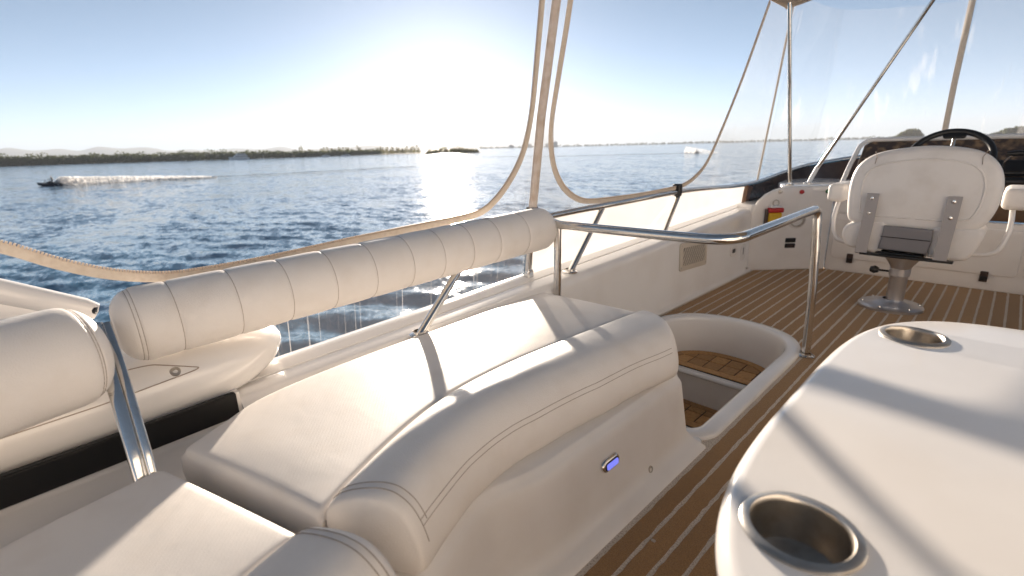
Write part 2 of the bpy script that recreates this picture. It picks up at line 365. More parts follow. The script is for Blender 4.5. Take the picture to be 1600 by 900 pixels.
def wood(name, spans, m, label, leaf=1.1, per=70, taper=False):
    """woods that read as one mass: trees with trunks and many leaf-clump faces"""
    mb = MB(); V = []; F = []
    for (px0, px1, d0, d1, n, h0, h1, spiky) in spans:
        for i in range(n):
            u = (i + random.random()) / n; px = px0 + (px1 - px0) * u; d = d0 + (d1 - d0) * u + random.uniform(0, 28)
            c = at_sea(px, d); hh = random.uniform(h0, h1) * (1.25 if random.random() < .1 else 1); hh *= (.3 + .7 * math.sin(math.pi * u) ** .6) if taper else 1; w = hh * (.26 if spiky else .62)
            k = len(V)
            V += [(c[0] - .15, c[1], ZS), (c[0] + .15, c[1], ZS), (c[0], c[1] + .1, ZS + hh * .8)]; F.append((k, k + 1, k + 2))
            for _ in range(per):
                a = random.random() * 6.283; zz = random.random(); rr = w * (math.sqrt(random.random())) * ((1 - zz) ** .7 + .1 if spiky else math.sin(math.pi * min(1, .12 + .8 * zz)) ** .6)
                q = np.array((c[0] + rr * math.cos(a), c[1] + rr * math.sin(a), ZS + hh * (.04 + .96 * zz)))
                s = leaf * random.uniform(.5, 1.3); e1 = rng.normal(size=3); e1 /= np.linalg.norm(e1); e2 = np.cross(e1, rng.normal(size=3)); e2 /= np.linalg.norm(e2)
                k = len(V); V += [q - e1 * s * .6, q + e2 * s * .6, q + e1 * s * .6, q - e2 * s * .6]; F.append((k, k + 1, k + 2, k + 3))
    o = mk(name, V, F, m, None, 0); return tag(o, label, None, None, 'stuff')
wood('mangrove_wood', [(-170, 430, 600, 590, 420, 5, 8.5, False), (430, 600, 590, 700, 140, 4.0, 7.0, False)], LEAF, 'long dark mangrove wood lining the left shore')
wood('casuarina_wood', [(470, 660, 640, 760, 60, 6, 11, True), (560, 660, 740, 800, 40, 4, 6, False)], LEAF2, 'spindly pale trees where the left shore thins out')
wood('island_wood', [(671, 753, 560, 560, 80, 3.5, 6.0, False)], LEAF2, 'low wooded islet beside the sun glitter', per=60, taper=True)
wood('far_shore_wood', [(755, 1620, 3300, 3000, 300, 6, 13, False)], LEAF, 'thin far line of trees along the right horizon', leaf=4, per=40)
wood('headland_wood', [(1412, 1442, 760, 760, 26, 8, 15, False), (1555, 1660, 900, 900, 70, 9, 15, False), (1400, 1450, 750, 750, 30, 5, 10, False)], LEAF, 'two dark wooded headlands beyond the helm', leaf=2.6, per=150, taper=True)
def shore(name, px0, px1, d0, d1, deep, label):
    mb = MB(); n = 60
    for px in np.linspace(px0, px1, n):
        u = (px - px0) / (px1 - px0); d = d0 + (d1 - d0) * u + 5 * math.sin(px * .08)
        for k, (dd, z) in enumerate(((0, -.3), (3, .35), (deep, .8), (deep + 5, -.5))): p = at_sea(px, d + dd); mb.V.append((p[0], p[1], ZS + z))
    mb.F = grid_f(n, 4); return tag(mb.build(name, SANDM, smooth=60), label, kind='structure')
shore('shore', -180, 690, 592, 660, 220, 'low muddy shore under the mangroves')
shore('islet', 666, 758, 556, 556, 40, 'low sandy islet')
shore('far_shore', 750, 1640, 3290, 2990, 200, 'far low shore on the right')

# waterfront blocks on the far shore
def block(px, d, w, hgt, label, n):
    c = at_sea(px, d); a = az_of(px); ux = np.array((math.cos(a), -math.sin(a), 0)); uy = np.array((math.sin(a), math.cos(a), 0))
    t = empty('waterfront_building', tuple(c), label, 'building', 'buildings on the far shore')
    def bx(x0, x1, y0, y1, z0, z1):
        V, F = box_vf((x0, y0, z0), (x1, y1, z1)); return [tuple(c + ux * v[0] + uy * v[1] + np.array((0, 0, v[2]))) for v in V], F
    MB().add(*bx(-w / 2, w / 2, 0, w * .6, 0, hgt)).build('wall', CONC, t, 0)
    r = MB().add(*bx(-w / 2 - 1, w / 2 + 1, -1, w * .6 + 1, hgt + .02, hgt + 1.2)); r.add(*bx(-w * .2, w * .15, w * .1, w * .4, hgt + 1.22, hgt + 5)); r.build('roof', CONC, t, 0)
    for q in range(n):
        z = 4 + q * (hgt - 6) / n; MB().add(*bx(-w / 2 + 2, w / 2 - 2, -.35, -.05, z, z + 1.6)).build('window', WINB, t, 0)
block(873, 3150, 26, 30, 'tallest dark waterfront block right of the canvas pole', 5)
block(862, 3190, 34, 20, 'broad waterfront block beside the tallest one', 3)
block(829, 3200, 52, 22, 'long low waterfront block just left of the canvas pole', 3)
block(804, 3220, 30, 17, 'squat waterfront block leftmost of the far buildings', 3)

# ------------------------------------------------------------------ boats on the water
def watercraft(pos, heading, label):
    t = empty('jet_ski', pos, label, 'jet ski', 'jet skis throwing spray')
    c, s = math.cos(heading), math.sin(heading); P = np.array(pos)
    M = lambda x, y, z: (P[0] + x * c - y * s, P[1] + x * s + y * c, P[2] + z)
    mb = MB(); st = np.linspace(0, 1, 15)                                 # hull: bow at +x
    for u in st:
        x = -1.65 + 3.4 * u; w = .58 * (1 - max(0, (u - .55) / .45) ** 2.2) + .02; zt = .45 + .25 * max(0, u - .5) + .12 * u; kl = -.18 + .5 * max(0, (u - .6) / .4) ** 2
        for y, z in ((0, kl), (w * .7, kl + .14), (w, .28 + .12 * u), (w * .92, zt - .08), (w * .5, zt), (0, zt + .03), (-w * .5, zt), (-w * .92, zt - .08), (-w, .28 + .12 * u), (-w * .7, kl + .14)): mb.V.append(M(x, y, z))
    mb.F = grid_f(15, 10, False, True) + [tuple(range(10))[::-1], tuple(range(140, 150))]; mb.build('hull', HULLD, t)
    sp = MB()
    for u in np.linspace(0, 1, 8):
        x = -1.45 + 1.9 * u; w = .2 - .04 * u; z = .82 - .1 * math.sin(u * 3.1)
        for y, zz in ((w, .5), (w, z - .06), (w * .6, z), (-w * .6, z), (-w, z - .06), (-w, .5)): sp.V.append(M(x, y, zz))
    sp.F = grid_f(8, 6); sp.build('seat', BLACKPL, t)
    V, F = tube_vf([M(.75, 0, .6), M(.62, 0, .95), M(.5, 0, 1.08)], .06, 8); h = MB().add(V, F); V, F = tube_vf([M(.42, -.38, 1.12), M(.52, 0, 1.1), M(.42, .38, 1.12)], .03, 8); h.add(V, F); h.build('handlebar', BLACKPL, t)
    # rider, one skinned body, crouched back
    pr = empty('person', M(-.4, 0, .8), 'rider in a dark suit leaning back on the ' + ('left jet ski' if pos[0] < -115 else 'right jet ski'), 'person', 'jet ski riders')
    J = [(-.4, 0, .86), (-.5, 0, 1.12), (-.46, 0, 1.36), (-.40, 0, 1.48), (-.35, 0, 1.60), (-.33, 0, 1.72),
         (-.44, .2, 1.36), (-.14, .3, 1.2), (.3, .33, 1.13), (-.44, -.2, 1.36), (-.14, -.3, 1.2), (.3, -.33, 1.13),
         (-.32, .2, .86), (.12, .33, .82), (-.05, .40, .42), (.15, .4, .36), (-.32, -.2, .86), (.12, -.33, .82), (-.05, -.40, .42), (.15, -.4, .36)]
    Ed = [(0, 1), (1, 2), (2, 3), (3, 4), (4, 5), (2, 6), (6, 7), (7, 8), (2, 9), (9, 10), (10, 11), (0, 12), (12, 13), (13, 14), (14, 15), (0, 16), (16, 17), (17, 18), (18, 19)]
    Rr = [.17, .16, .19, .07, .11, .09, .08, .06, .045, .08, .06, .045, .11, .085, .06, .05, .11, .085, .06, .05]
    me = bpy.data.meshes.new('person'); me.from_pydata([tuple(Vector(M(*j)) - BASE[pr]) for j in J], Ed, []); me.materials.append(SUIT)
    o = bpy.data.objects.new('body', me); COL.objects.link(o); o.parent = pr; sk = o.modifiers.new('skin', 'SKIN')
    for q, r in enumerate(Rr): me.skin_vertices[0].data[q].radius = (r, r); me.skin_vertices[0].data[q].use_root = q == 0
    o.modifiers.new('sub', 'SUBSURF').levels = 1
    V, F = lathe_vf([(.001, -.13), (.08, -.1), (.105, 0), (.085, .09), (.001, .13)], M(-.335, 0, 1.67), 12); mk('head', V, F, SKIN, pr)
def spray(name, pos, back, L, hgt, width, n, label, seed):
    r = np.random.default_rng(seed); V = []; F = []; b = np.array((math.cos(back), math.sin(back), 0)); sd = np.array((-b[1], b[0], 0)); P = np.array(pos)
    for _ in range(n):
        u = r.random() ** 1.35; e = hgt * min(1, u / .06 + .35) * (1 - u) ** .75 + .10
        q = P + b * L * u + sd * r.normal(0, width * (.35 + .9 * u)) + np.array((0, 0, .04 + e * r.random() ** 1.2))
        s = r.uniform(.06, .17) * (1.1 - .5 * u); e1 = r.normal(size=3); e1 /= np.linalg.norm(e1); e2 = np.cross(e1, r.normal(size=3)); e2 /= np.linalg.norm(e2); e3 = np.cross(e1, e2)
        k = len(V); V += [q + e1 * s, q + e2 * s, q - e1 * s, q - e2 * s]; F += [(k, k + 1, k + 2, k + 3)]
    return tag(mk(name, V, F, FOAM, None, 0), label, None, None, 'stuff')
def wake(name, P, width, n, label, seed):
    r = np.random.default_rng(seed); C = spline(P, 400); V = []; F = []
    for _ in range(n):
        u = int(r.integers(0, 398)); c = C[u]; t = C[u + 1] - C[u]; t /= np.linalg.norm(t); s = np.array((-t[1], t[0], 0))
        q = c + s * r.normal(0, width); l, w = r.uniform(.4, 1.6), r.uniform(.08, .3); z = np.array((0, 0, .16 + .05 * r.random()))
        k = len(V); V += [q - t * l + z, q + s * w + z, q + t * l + z, q - s * w + z, q + z + (0, 0, .08)]; F += [(k, k + 1, k + 4), (k + 1, k + 2, k + 4), (k + 2, k + 3, k + 4), (k + 3, k, k + 4)]
    return tag(mk(name, V, F, FOAM, None, 0), label, None, None, 'stuff')
J1 = np.array((-128.0, 5.6, ZS)); watercraft(tuple(J1), math.radians(-93), 'dark jet ski speeding left in front of the mangrove shore')
spray('spray', tuple(J1 + (0, .6, 0)), math.radians(87), 27, 1.45, .55, 8000, 'white plume of spray trailing the left jet ski', 3)
wake('wake', [J1 + (0, 10, 0), J1 + (2, 28, 0), J1 + (4, 48, 0), J1 + (2, 80, 0)], .7, 260, 'faint foam trail behind the left jet ski', 4)
J2 = np.array((-112.0, 238.0, ZS)); watercraft(tuple(J2), math.radians(150), 'small jet ski turning inside a burst of spray beyond the side rail')
spray('spray', tuple(J2 + (-5, -1.5, 0)), math.radians(8), 15, 3.1, 1.0, 3000, 'white burst of spray round the right jet ski', 5)
wake('wake', [J2 + (2, 0, 0), J2 + (-15, -17, 0), J2 + (-55, -42, 0), J2 + (-110, -40, 0)], .8, 700, 'long thin foam line left of the right jet ski', 6)
def motor_yacht(px, d, L, yaw, label, decks):
    p = at_sea(px, d); t = empty('motor_yacht', tuple(p), label, 'boat', 'boats moored off the left shore'); a = az_of(px); h = math.pi / 2 - a + math.pi / 2 + yaw; c, s = math.cos(h), math.sin(h)
    M = lambda x, y, z: (p[0] + x * c - y * s, p[1] + x * s + y * c, p[2] + z); mb = MB(); B = L * .15
    for u in np.linspace(0, 1, 12):
        x = -L / 2 + L * u; w = B * (1 - max(0, (u - .5) / .5) ** 2.4) + .03; z = L * (.10 + .05 * u * u)
        for y, zz in ((0, -.5), (w * .8, -.2), (w, z), (0, z + .02), (-w, z), (-w * .8, -.2)): mb.V.append(M(x, y, zz))
    mb.F = grid_f(12, 6, False, True) + [tuple(range(6))[::-1], tuple(range(66, 72))]; mb.build('hull', HULLW, t)
    for k in range(decks):
        x0, x1 = -L * (.42 - .06 * k), L * (.22 - .13 * k); z0 = L * (.11 + .11 * k) + .05; z1 = z0 + L * .10; w = B * (.8 - .12 * k); V = []
        for x, z in ((x0, z0), (x1 + L * .05, z0), (x1 - L * .03, z1), (x0, z1)): V += [M(x, -w, z), M(x, w, z)]
        mk('cabin', V, [(0, 1, 3, 2), (2, 3, 5, 4), (4, 5, 7, 6), (6, 7, 1, 0), (0, 2, 4, 6), (1, 7, 5, 3)], HULLW, t, 0)
        for sgn in (-1, 1):
            V = [M(x0 + .4, sgn * (w + .04), z0 + L * .035), M(x1 - .2, sgn * (w + .04), z0 + L * .035), M(x1 - L * .03, sgn * (w + .04), z0 + L * .075), M(x0 + .4, sgn * (w + .04), z0 + L * .075)]
            mk('window', V, [(0, 1, 2, 3)], WINB, t, 0)
    V, F = tube_vf([M(-L * .1, 0, L * .2), M(-L * .12, 0, L * .2 + L * .16)], .08, 6); mk('mast', V, F, HULLW, t)
motor_yacht(377, 545, 17, .25, 'white two deck motor yacht anchored before the mangroves', 2)
motor_yacht(513, 548, 9, .5, 'small white boat moored where the left shore trees thin', 1)
motor_yacht(544, 556, 9, -.3, 'small white boat nearest the sun glitter', 1)

# ================================================================== DECK
XL, RIMO = -1.22, .085
def well(off=0.0, n=40):
    """plan outline of the stairwell, counter-clockwise, grown outwards by off"""
    P = []; rx, ry = .40 + off, .40 + off; y0 = 3.06; ya = 1.93 - off; r = max(.07 + off, .004)
    for t in np.linspace(0, math.pi, n):
        ct, st = math.cos(t), math.sin(t); P.append((XL + rx * math.copysign(abs(ct) ** .86, ct), y0 + ry * st ** .86))
    for y in np.linspace(2.9, ya + r + .05, 6): P.append((XL - rx, y))
    for t in np.linspace(180, 270, 7): P.append((XL - rx + r + r * math.cos(math.radians(t)), ya + r + r * math.sin(math.radians(t))))
    for t in np.linspace(270, 360, 7): P.append((XL + rx - r + r * math.cos(math.radians(t)), ya + r + r * math.sin(math.radians(t))))
    for y in np.linspace(ya + r + .05, 2.9, 6): P.append((XL + rx, y))
    return np.array(P)
def deck():
    O = [(-1.765, -1.4), (1.9, -1.4), (1.9, 5.7), (-1.765, 5.7)]; Hh = well(.05)
    tri = tessellate_polygon([[Vector((x, y, 0)) for x, y in O], [Vector((x, y, 0)) for x, y in Hh]])
    V = [(x, y, .0) for x, y in O] + [(x, y, .0) for x, y in Hh]
    d = mk('deck', V, tri, STRIPE, None, 0); tag(d, 'brown carpeted flybridge deck with cream lengthwise stripes', kind='structure')
    rim = well(.045)
    k = -14
    while True:
        x0 = -.725 + .0765 * k; x1 = x0 + .0765
        if x0 > 1.85: break
        a, b = x0 + .007, x1 - .007
        if k == 0: a = x0 + .010
        ys = -1.4; ye = 5.66
        if b < -.72:                                                       # ahead of the stairwell only
            xm = max(-1.70, min((a + b) / 2, -.745)); t = (xm - XL) / .445
            ys = 3.06 + .445 * max(0, 1 - abs(t) ** 2.3) ** .45 + .0; a = max(a, -1.76)
            if b < -1.66: ys = 2.2
        n = int((ye - ys) / .03); yy = np.linspace(ys, ye, n); V = []
        ja, jb = rng.normal(0, .0011, n), rng.normal(0, .0011, n)
        for i in range(n): V += [(a + ja[i], yy[i], -.012), (a + ja[i], yy[i], .0008), (b + jb[i], yy[i], .0008), (b + jb[i], yy[i], -.012)]
        mk('plank', V, [(i * 4 + j, i * 4 + 4 + j, i * 4 + 5 + j, i * 4 + 1 + j) for i in range(n - 1) for j in range(3)], CARPET, d, 0)
        k += 1
    # one stray fleck of lint on the carpet
    V, F = slab_vf(rrect(-.008, -.006, .008, .006, .005, 4), 0.001, .005, .002, lambda u, v, w: (-.632 + u, 1.245 + v, w)); mk('lint', V, F, TEETH, d)
    return d
deck()

def stairwell():
    t = bpy.data.objects.new('stairwell', None); COL.objects.link(t); t.location = (XL, 2.7, 0); BASE[t] = Vector(t.location)
    tag(t, 'white moulded stairwell with teak treads sunk in the deck', kind='structure')
    prof = [(.085, -.01), (.085, .010), (.081, .017), (.073, .020), (.045, .022), (.016, .021), (.007, .017), (.001, .007), (-.002, -.01), (-.006, -.06), (-.012, -.7), (-.02, -1.35)]
    mb = MB(); n = 0
    for off, z in prof:
        P = well(off); n = len(P); mb.V += [(x, y, z) for x, y in P]
    mb.F = grid_f(len(prof), n, False, True); mb.build('rim', GEL, t, 60)
    for k, (z, y0) in enumerate(((-.25, 3.05), (-.50, 2.74), (-.75, 2.43), (-1.0, 2.1))):
        y1 = 3.5 if k == 0 else y0 + .35
        out = [tuple(p) for p in well(-.008)]
        reg = lambda P, a, b: clip(clip(P, lambda p: p[1] - a), lambda p: b - p[1])
        # white step moulding with a rounded lip, and the riser below it
        R0 = reg(out, y0 - .012, y1)
        if len(R0) < 3: continue
        st = mk('step', *prism_vf(R0, z - .035, z - .004), GEL, t, 0)
        mk('riser', *box_vf((XL - .405, y0 + .015, z - .26), (XL + .405, y0 + .03, z - .036)), GELIN, t, 0)
        V, F = tube_vf([(XL - .395, y0 - .012, z - .019), (XL + .395, y0 - .012, z - .019)], .0175, 10); mk('lip', V, F, GEL, st)
        tr = mk('tread', *prism_vf(reg([tuple(p) for p in well(-.012)], y0 + .02, y1 - .012), z - .0035, z), CAULK, t, 0)
        # teak border boards and blocks, each piece its own
        def piece(nm, P, zz=.006):
            if len(P) >= 3 and abs(sum(P[i - 1][0] * P[i][1] - P[i][0] * P[i - 1][1] for i in range(len(P)))) > .0006: mk(nm, *prism_vf(P, z + .0005, z + zz), TEAK, tr, 0)
        inn = [tuple(p) for p in well(-.075)]
        piece('board', reg([tuple(p) for p in well(-.016)], y0 + .026, y0 + .085))
        if k == 0:
            a = well(-.016, 40)[:40]; b = well(-.068, 40)[:40]
            for q in range(0, 39, 8):
                e = min(q + 8, 39); piece('board', [tuple(p) for p in a[q:e + 1]] + [tuple(p) for p in b[q:e + 1][::-1]])
        else: piece('board', reg([tuple(p) for p in well(-.016)], y1 - .075, y1 - .016)); inn = reg([tuple(p) for p in well(-.016)], y0, y1 - .08)
        row = 0; y = y0 + .09
        while y < y1 - .02:
            x = XL - .42
            while x < XL + .42:
                B = [(x, y), (x + .100, y), (x + .100, y + .112), (x, y + .112)]; P = B
                # clip the block to the convex inner outline
                for i in range(len(inn)):
                    a, b = inn[i - 1], inn[i]
                    if abs(a[0] - b[0]) + abs(a[1] - b[1]) < 1e-6: continue
                    P = clip(P, lambda p, a=a, b=b: (b[0] - a[0]) * (p[1] - a[1]) - (b[1] - a[1]) * (p[0] - a[0]))
                    if len(P) < 3: break
                piece('teak_block', P, .0055); x += .109
            y += .121; row += 1
stairwell()

# ================================================================== PORT COAMING
zc = lambda y: .400 + .043 * y
def coaming():
    c = bpy.data.objects.new('coaming', None); COL.objects.link(c); c.location = (-1.75, 2.0, 0); BASE[c] = Vector(c.location)
    tag(c, 'white moulded side coaming of the flybridge', kind='structure')
    mb = MB(); ys = np.linspace(.42, 5.6, 40)
    for y in ys:
        z = zc(y)
        for x, zz in ((-1.722, -.01), (-1.725, .012), (-1.738, .026), (-1.755, .05), (-1.772, z - .06), (-1.782, z - .025), (-1.800, z - .006), (-1.825, z), (-1.905, z + .003), (-1.907, z - .006), (-1.913, z - .006), (-1.915, z + .006),
                      (-1.955, z + .014), (-1.985, z + .020), (-2.03, z + .016), (-2.10, z - .03), (-2.20, z - .25), (-2.32, -1.3)): mb.V.append((x, y, zz))
    mb.F = grid_f(len(ys), 18) + [tuple(range(18)), tuple(range(39 * 18, 40 * 18))[::-1]]; mb.build('side_moulding', GEL, c, 50)
    tube('sealant_bead', [(-1.719, y, .006) for y in np.linspace(2.1, 5.05, 40)], .005, CREAM, c, 6)
    # aft part: lower ledge, black channel, outer fairing with its hatch
    mb = MB(); ys = np.linspace(-1.6, .42, 24)
    for y in ys:
        s = max(0, -.1 - y) * .55; zz = .345 + .03 * y
        for x, z in ((-1.30 + s, -.01), (-1.30 + s, zz - .03), (-1.33 + s, zz), (-1.62 + s * .4, zz - .004), (-1.76, zz - .006), (-1.787, zz + .004), (-1.793, zz + .02), (-1.80, .43 + .045 * y), (-2.2, .43 + .045 * y), (-2.3, -1.3)): mb.V.append((x, y, z))
    mb.F = grid_f(24, 10) + [tuple(range(10)), tuple(range(230, 240))[::-1]]; mb.build('aft_ledge', GEL, c, 50)
    prof = rrect(-1.6, 0, .405, .092, .012, 5); V, F = slab_vf(prof, 0, .02, .006, lambda u, v, w: (-1.796 + w, u, .352 + v + .045 * u)); ch = mk('black_channel', V, F, BLACK, c)
    V, F = tube_vf([(-1.772, -1.6, .395), (-1.772, .38, .462)], .006, 8); mk('channel_bead', V, F, BLACK, ch)
    mb = MB(); a = np.linspace(0, 2 * math.pi, 36, endpoint=False); ys = np.r_[np.linspace(-1.7, .30, 20), .30 + .36 * np.sin(np.linspace(.06, 1, 14) * math.pi / 2)]
    def fs(y, t, up=0.0):
        q = max(0, (y - .30) / .3605); s = math.sqrt(max(1e-4, 1 - q * q)); ct, st = math.cos(t), math.sin(t); k = .345 * (.25 + .75 * s) + up
        if st < 0: ct = math.copysign(abs(ct) ** .35, ct)
        return (-2.14 + k * math.copysign(abs(ct) ** .75, ct), y, .515 + .045 * y + (.125 * s + up) * math.copysign(abs(st) ** .85, st))
    for y in ys: mb.V += [fs(y, t) for t in a]
    mb.F = grid_f(len(ys), 36, False, True) + [tuple((len(ys) - 1) * 36 + j for j in range(36))]; f = mb.build('outer_fairing', GEL, c, 60)
    # hatch joint scribed round the fairing, and its screw
    R_ = math.radians; L = fillet([(-1.6, R_(8), 0), (.06, R_(10), 0), (.33, R_(16), 0), (.20, R_(40), 0), (-.3, R_(52), 0)], .05)
    tube('hatch_joint', [fs(y, t, .0004) for y, t, _ in np.vstack([np.linspace(L[i], L[i + 1], 12) for i in range(len(L) - 1)])], .0016, SEAM, f, 6)
    V, F = lathe_vf([(.016, -.002), (.014, .003), (.008, .004), (.007, -.001), (.0001, -.001)], fs(.255, R_(22)), 16, (.75, 0, .65)); mk('screw', V, F, BRUSH, f)
    # vent grille in the inner wall: recessed backing, frame and slats
    def wall(y, z): return -1.755 - (z - .05) / (zc(y) - .11) * .017
    def W3(u, v, w): y = 3.84 + u; z = .375 + v - .05 * u; return (wall(y, z) + w, y, z)
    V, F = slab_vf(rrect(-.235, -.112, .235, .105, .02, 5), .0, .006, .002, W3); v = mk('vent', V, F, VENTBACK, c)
    o, i = rrect(-.24, -.115, .24, .108, .025, 6), rrect(-.195, -.075, .195, .07, .015, 6); n = len(o); VV = []
    for P, w in ((o, .0), (o, .010), (i, .014), (i, .004)): VV += [W3(u, q, w) for u, q in P]
    mk('vent_frame', VV, grid_f(4, n, False, True), CREAM, v)
    for q in range(13):
        u = -.26 + q * .038; P = [(u, -.078), (u + .018, -.078), (u + .128, .073), (u + .11, .073)]
        P = clip(clip(P, lambda p: p[0] + .197), lambda p: .197 - p[0])
        if len(P) < 3: continue
        m = len(P); mk('vent_slat', [W3(*p, .0065) for p in P] + [W3(*p, .012) for p in P], [tuple(range(m)), tuple(range(m, 2 * m))] + [(j, (j + 1) % m, m + (j + 1) % m, m + j) for j in range(m)], CREAM, v, 0)
    for u, q in ((-.218, -.09), (.218, -.09), (-.218, .088), (.218, .088)):
        V, F = lathe_vf([(.006, 0), (.005, .003), (.0001, .0035)], W3(u, q, .011), 10, (1, 0, 0)); mk('vent_screw', V, F, BRUSH, v)
    # courtesy light and drain further forward
    def W4(y0, z0): return lambda u, v, w: (wall(y0, z0) + w + .001, y0 + u, z0 + v)
    b = slab('foot_light', rrect(-.07, -.055, .07, .055, .05), 0, .008, .004, W4(4.66, .27), GEL, c); slab('foot_light_lens', rrect(-.035, -.02, .035, .02, .015), .0085, .012, .002, W4(4.66, .27), BLACKPL, b)
    slab('cover_plate', rrect(-.05, -.075, .05, .075, .03), 0, .006, .003, W4(4.9, .22), GEL, c); slab('pull_slot', rrect(-.008, -.035, .008, .035, .006), .0065, .008, .001, W4(4.9, .23), BLACKPL, c)
    V, F = lathe_vf([(.012, 0), (.011, .006), (.0001, .007)], (-1.735, 4.98, .045), 12, (1, -.3, .3)); mk('drain', V, F, BRUSH, c)
    # unseen starboard coaming, bench back raised to bounce sunlight onto the settee
    mb = MB()
    for y in np.linspace(-1.7, 5.0, 20):
        z = zc(y)
        for x, zz in ((1.10, -.01), (1.13, .03), (1.15, .40), (1.19, .45), (1.70, .45), (1.74, .50), (1.80, 1.0), (1.86, 1.05), (2.00, 1.04), (2.10, z + .01), (2.2, z - .2), (2.3, -1.3)): mb.V.append((x, y, zz))
    mb.F = grid_f(20, 12); mb.build('starboard_bounce_moulding', GEL, c, 50)
    mk('starboard_bounce_curtain', *slab_vf(rrect(-1.7, 1.06, 3.3, 2.28, .05), 0, .01, .004, lambda u, v, w: (1.99 - w - .10 * (v - 1.06), u, v)), CREAMC, c)  # unseen curtain, added as a warm sunlit bounce for the shaded side
    mk('aft_bounce_moulding', *box_vf((-1.75, -1.75, -.01), (2.0, -1.55, 1.0)), GEL, c, 0)  # unseen aft wall, added to bounce sunlight forward
coaming()

# white raked arch leg aft of the bolster
def arch_leg():
    t = empty('arch_leg', (-2.36, -.1, .62), 'white raked tube of the arch at the left edge above the backrest', 'arch')
    P = [(-2.36, -1.6, 1.66), (-2.36, -.6, 1.105), (-2.36, -.09, .822), (-2.36, .10, .715), (-2.36, .135, .696)]
    tube('tube', P, [.05, .047, .043, .040, .03], GEL, t, 18)
    V, F = lathe_vf([(.014, -.01), (.013, .006), (.0001, .008)], (-2.335, .13, .705), 12, (.5, .8, -.2)); mk('end_cap', V, F, BLACKPL, t)
    M = lambda u, v, w: (-2.37 + w, u, v)
    slab('web', [(-1.6, .55), (.02, .60), (.12, .66), (.10, .685), (-.09, .79), (-.6, 1.07), (-1.6, 1.62)], 0, .03, .008, M, GEL, t)
arch_leg()

# ================================================================== SETTEE
CR = np.array([(-.985, .345), (-1.04, .445), (-1.11, .59), (-1.18, .77), (-1.22, .95), (-1.237, 1.2), (-1.23, 1.44), (-1.21, 1.75), (-1.19, 2.06)])
CRA = np.array([(-.965, .295), (-.925, .17), (-.845, .0), (-.70, -.20), (-.45, -.36), (-.05, -.43), (.45, -.43)])
OU = np.array([(-1.53, .185), (-1.605, .31), (-1.69, .47), (-1.742, .8), (-1.768, 1.23), (-1.792, 1.7), (-1.805, 2.02)])
OUA = np.array([(-1.488, .135), (-1.455, .0), (-1.40, -.2), (-1.22, -.5), (-.90, -.78), (-.4, -.95), (.45, -1.0)])
def ease(n, a=.055):
    """samples of 0..1, dense at both ends"""
    e = np.array([0, .004, .009, .016, .025, .037, .055]); e = e / .055 * a; return np.r_[e, np.linspace(a, 1 - a, n)[1:-1], (1 - e)[::-1]]
def cushion(name, O, C, zt, th, r, parent, m, crown=.012):
    s = ease(46, .05); t = ease(26, .09); A, B = spline(O, s), spline(C, s); L = np.r_[0, np.cumsum(np.linalg.norm(np.diff((A + B) / 2, axis=0), axis=1))]
    V = []; ns, nt = len(s), len(t)
    for i in range(ns):
        w = np.linalg.norm(B[i] - A[i])
        for j in range(nt):
            p = A[i] * (1 - t[j]) + B[i] * t[j]; d1 = max(0, r - min(t[j], 1 - t[j]) * w); d2 = max(0, r - min(L[i], L[-1] - L[i]))
            drop = r - math.sqrt(max(0, r * r - min(r * r, d1 * d1 + d2 * d2)))
            V.append((p[0], p[1], zt - drop + crown * (math.sin(math.pi * t[j]) ** .6) * min(1, min(L[i], L[-1] - L[i]) / .12) ** .5))
    F = grid_f(ns, nt); ring = [i * nt for i in range(ns)] + [(ns - 1) * nt + j for j in range(1, nt)] + [i * nt + nt - 1 for i in range(ns - 2, -1, -1)] + list(range(nt - 2, 0, -1))
    k = len(V); c = np.mean(np.array(V)[ring], 0); n = len(ring)
    for q, (dz, ins) in enumerate(((.010, -.003), (th * .5, -.005), (th - .01, 0), (th, .012))):
        for v in ring:
            p = np.array(V[v]); u = (c - p)[:2]; u /= np.linalg.norm(u); V.append((p[0] + u[0] * ins, p[1] + u[1] * ins, zt - r - dz + .0))
        a = ring if q == 0 else [k + (q - 1) * n + j for j in range(n)]; b = [k + q * n + j for j in range(n)]
        F += [(a[j], a[(j + 1) % n], b[(j + 1) % n], b[j]) for j in range(n)]
    V.append((c[0], c[1], zt - r - th)); F += [(k + 3 * n + j, k + 3 * n + (j + 1) % n, len(V) - 1) for j in range(n)]
    return mk(name, V, F, m, parent, 50)
RP = np.array([(.012, .33), (.004, .40), (.004, .447), (.016, .474), (.045, .495), (.09, .511), (.145, .523), (.20, .529), (.25, .523), (.295, .499), (.325, .463), (.345, .42), (.353, .385), (.350, .357), (.338, .342), (.30, .336)])
def roll_frames(C, n, fwd_cut):
    P = spline(C, n); T = np.gradient(P, axis=0); T /= np.linalg.norm(T, axis=1)[:, None]; N = np.stack([T[:, 1], -T[:, 0]], 1)
    if fwd_cut:
        for i in range(len(P)):
            k = np.clip((P[i][1] - 1.45) / .6, 0, 1); k = k * k * (3 - 2 * k); N[i] = N[i] * (1 - k) + np.array((1.0, -.80)) * k
    else: N[:, :] = np.where((T[:, 1] > 0)[:, None], N, -N) if False else N
    return P, N
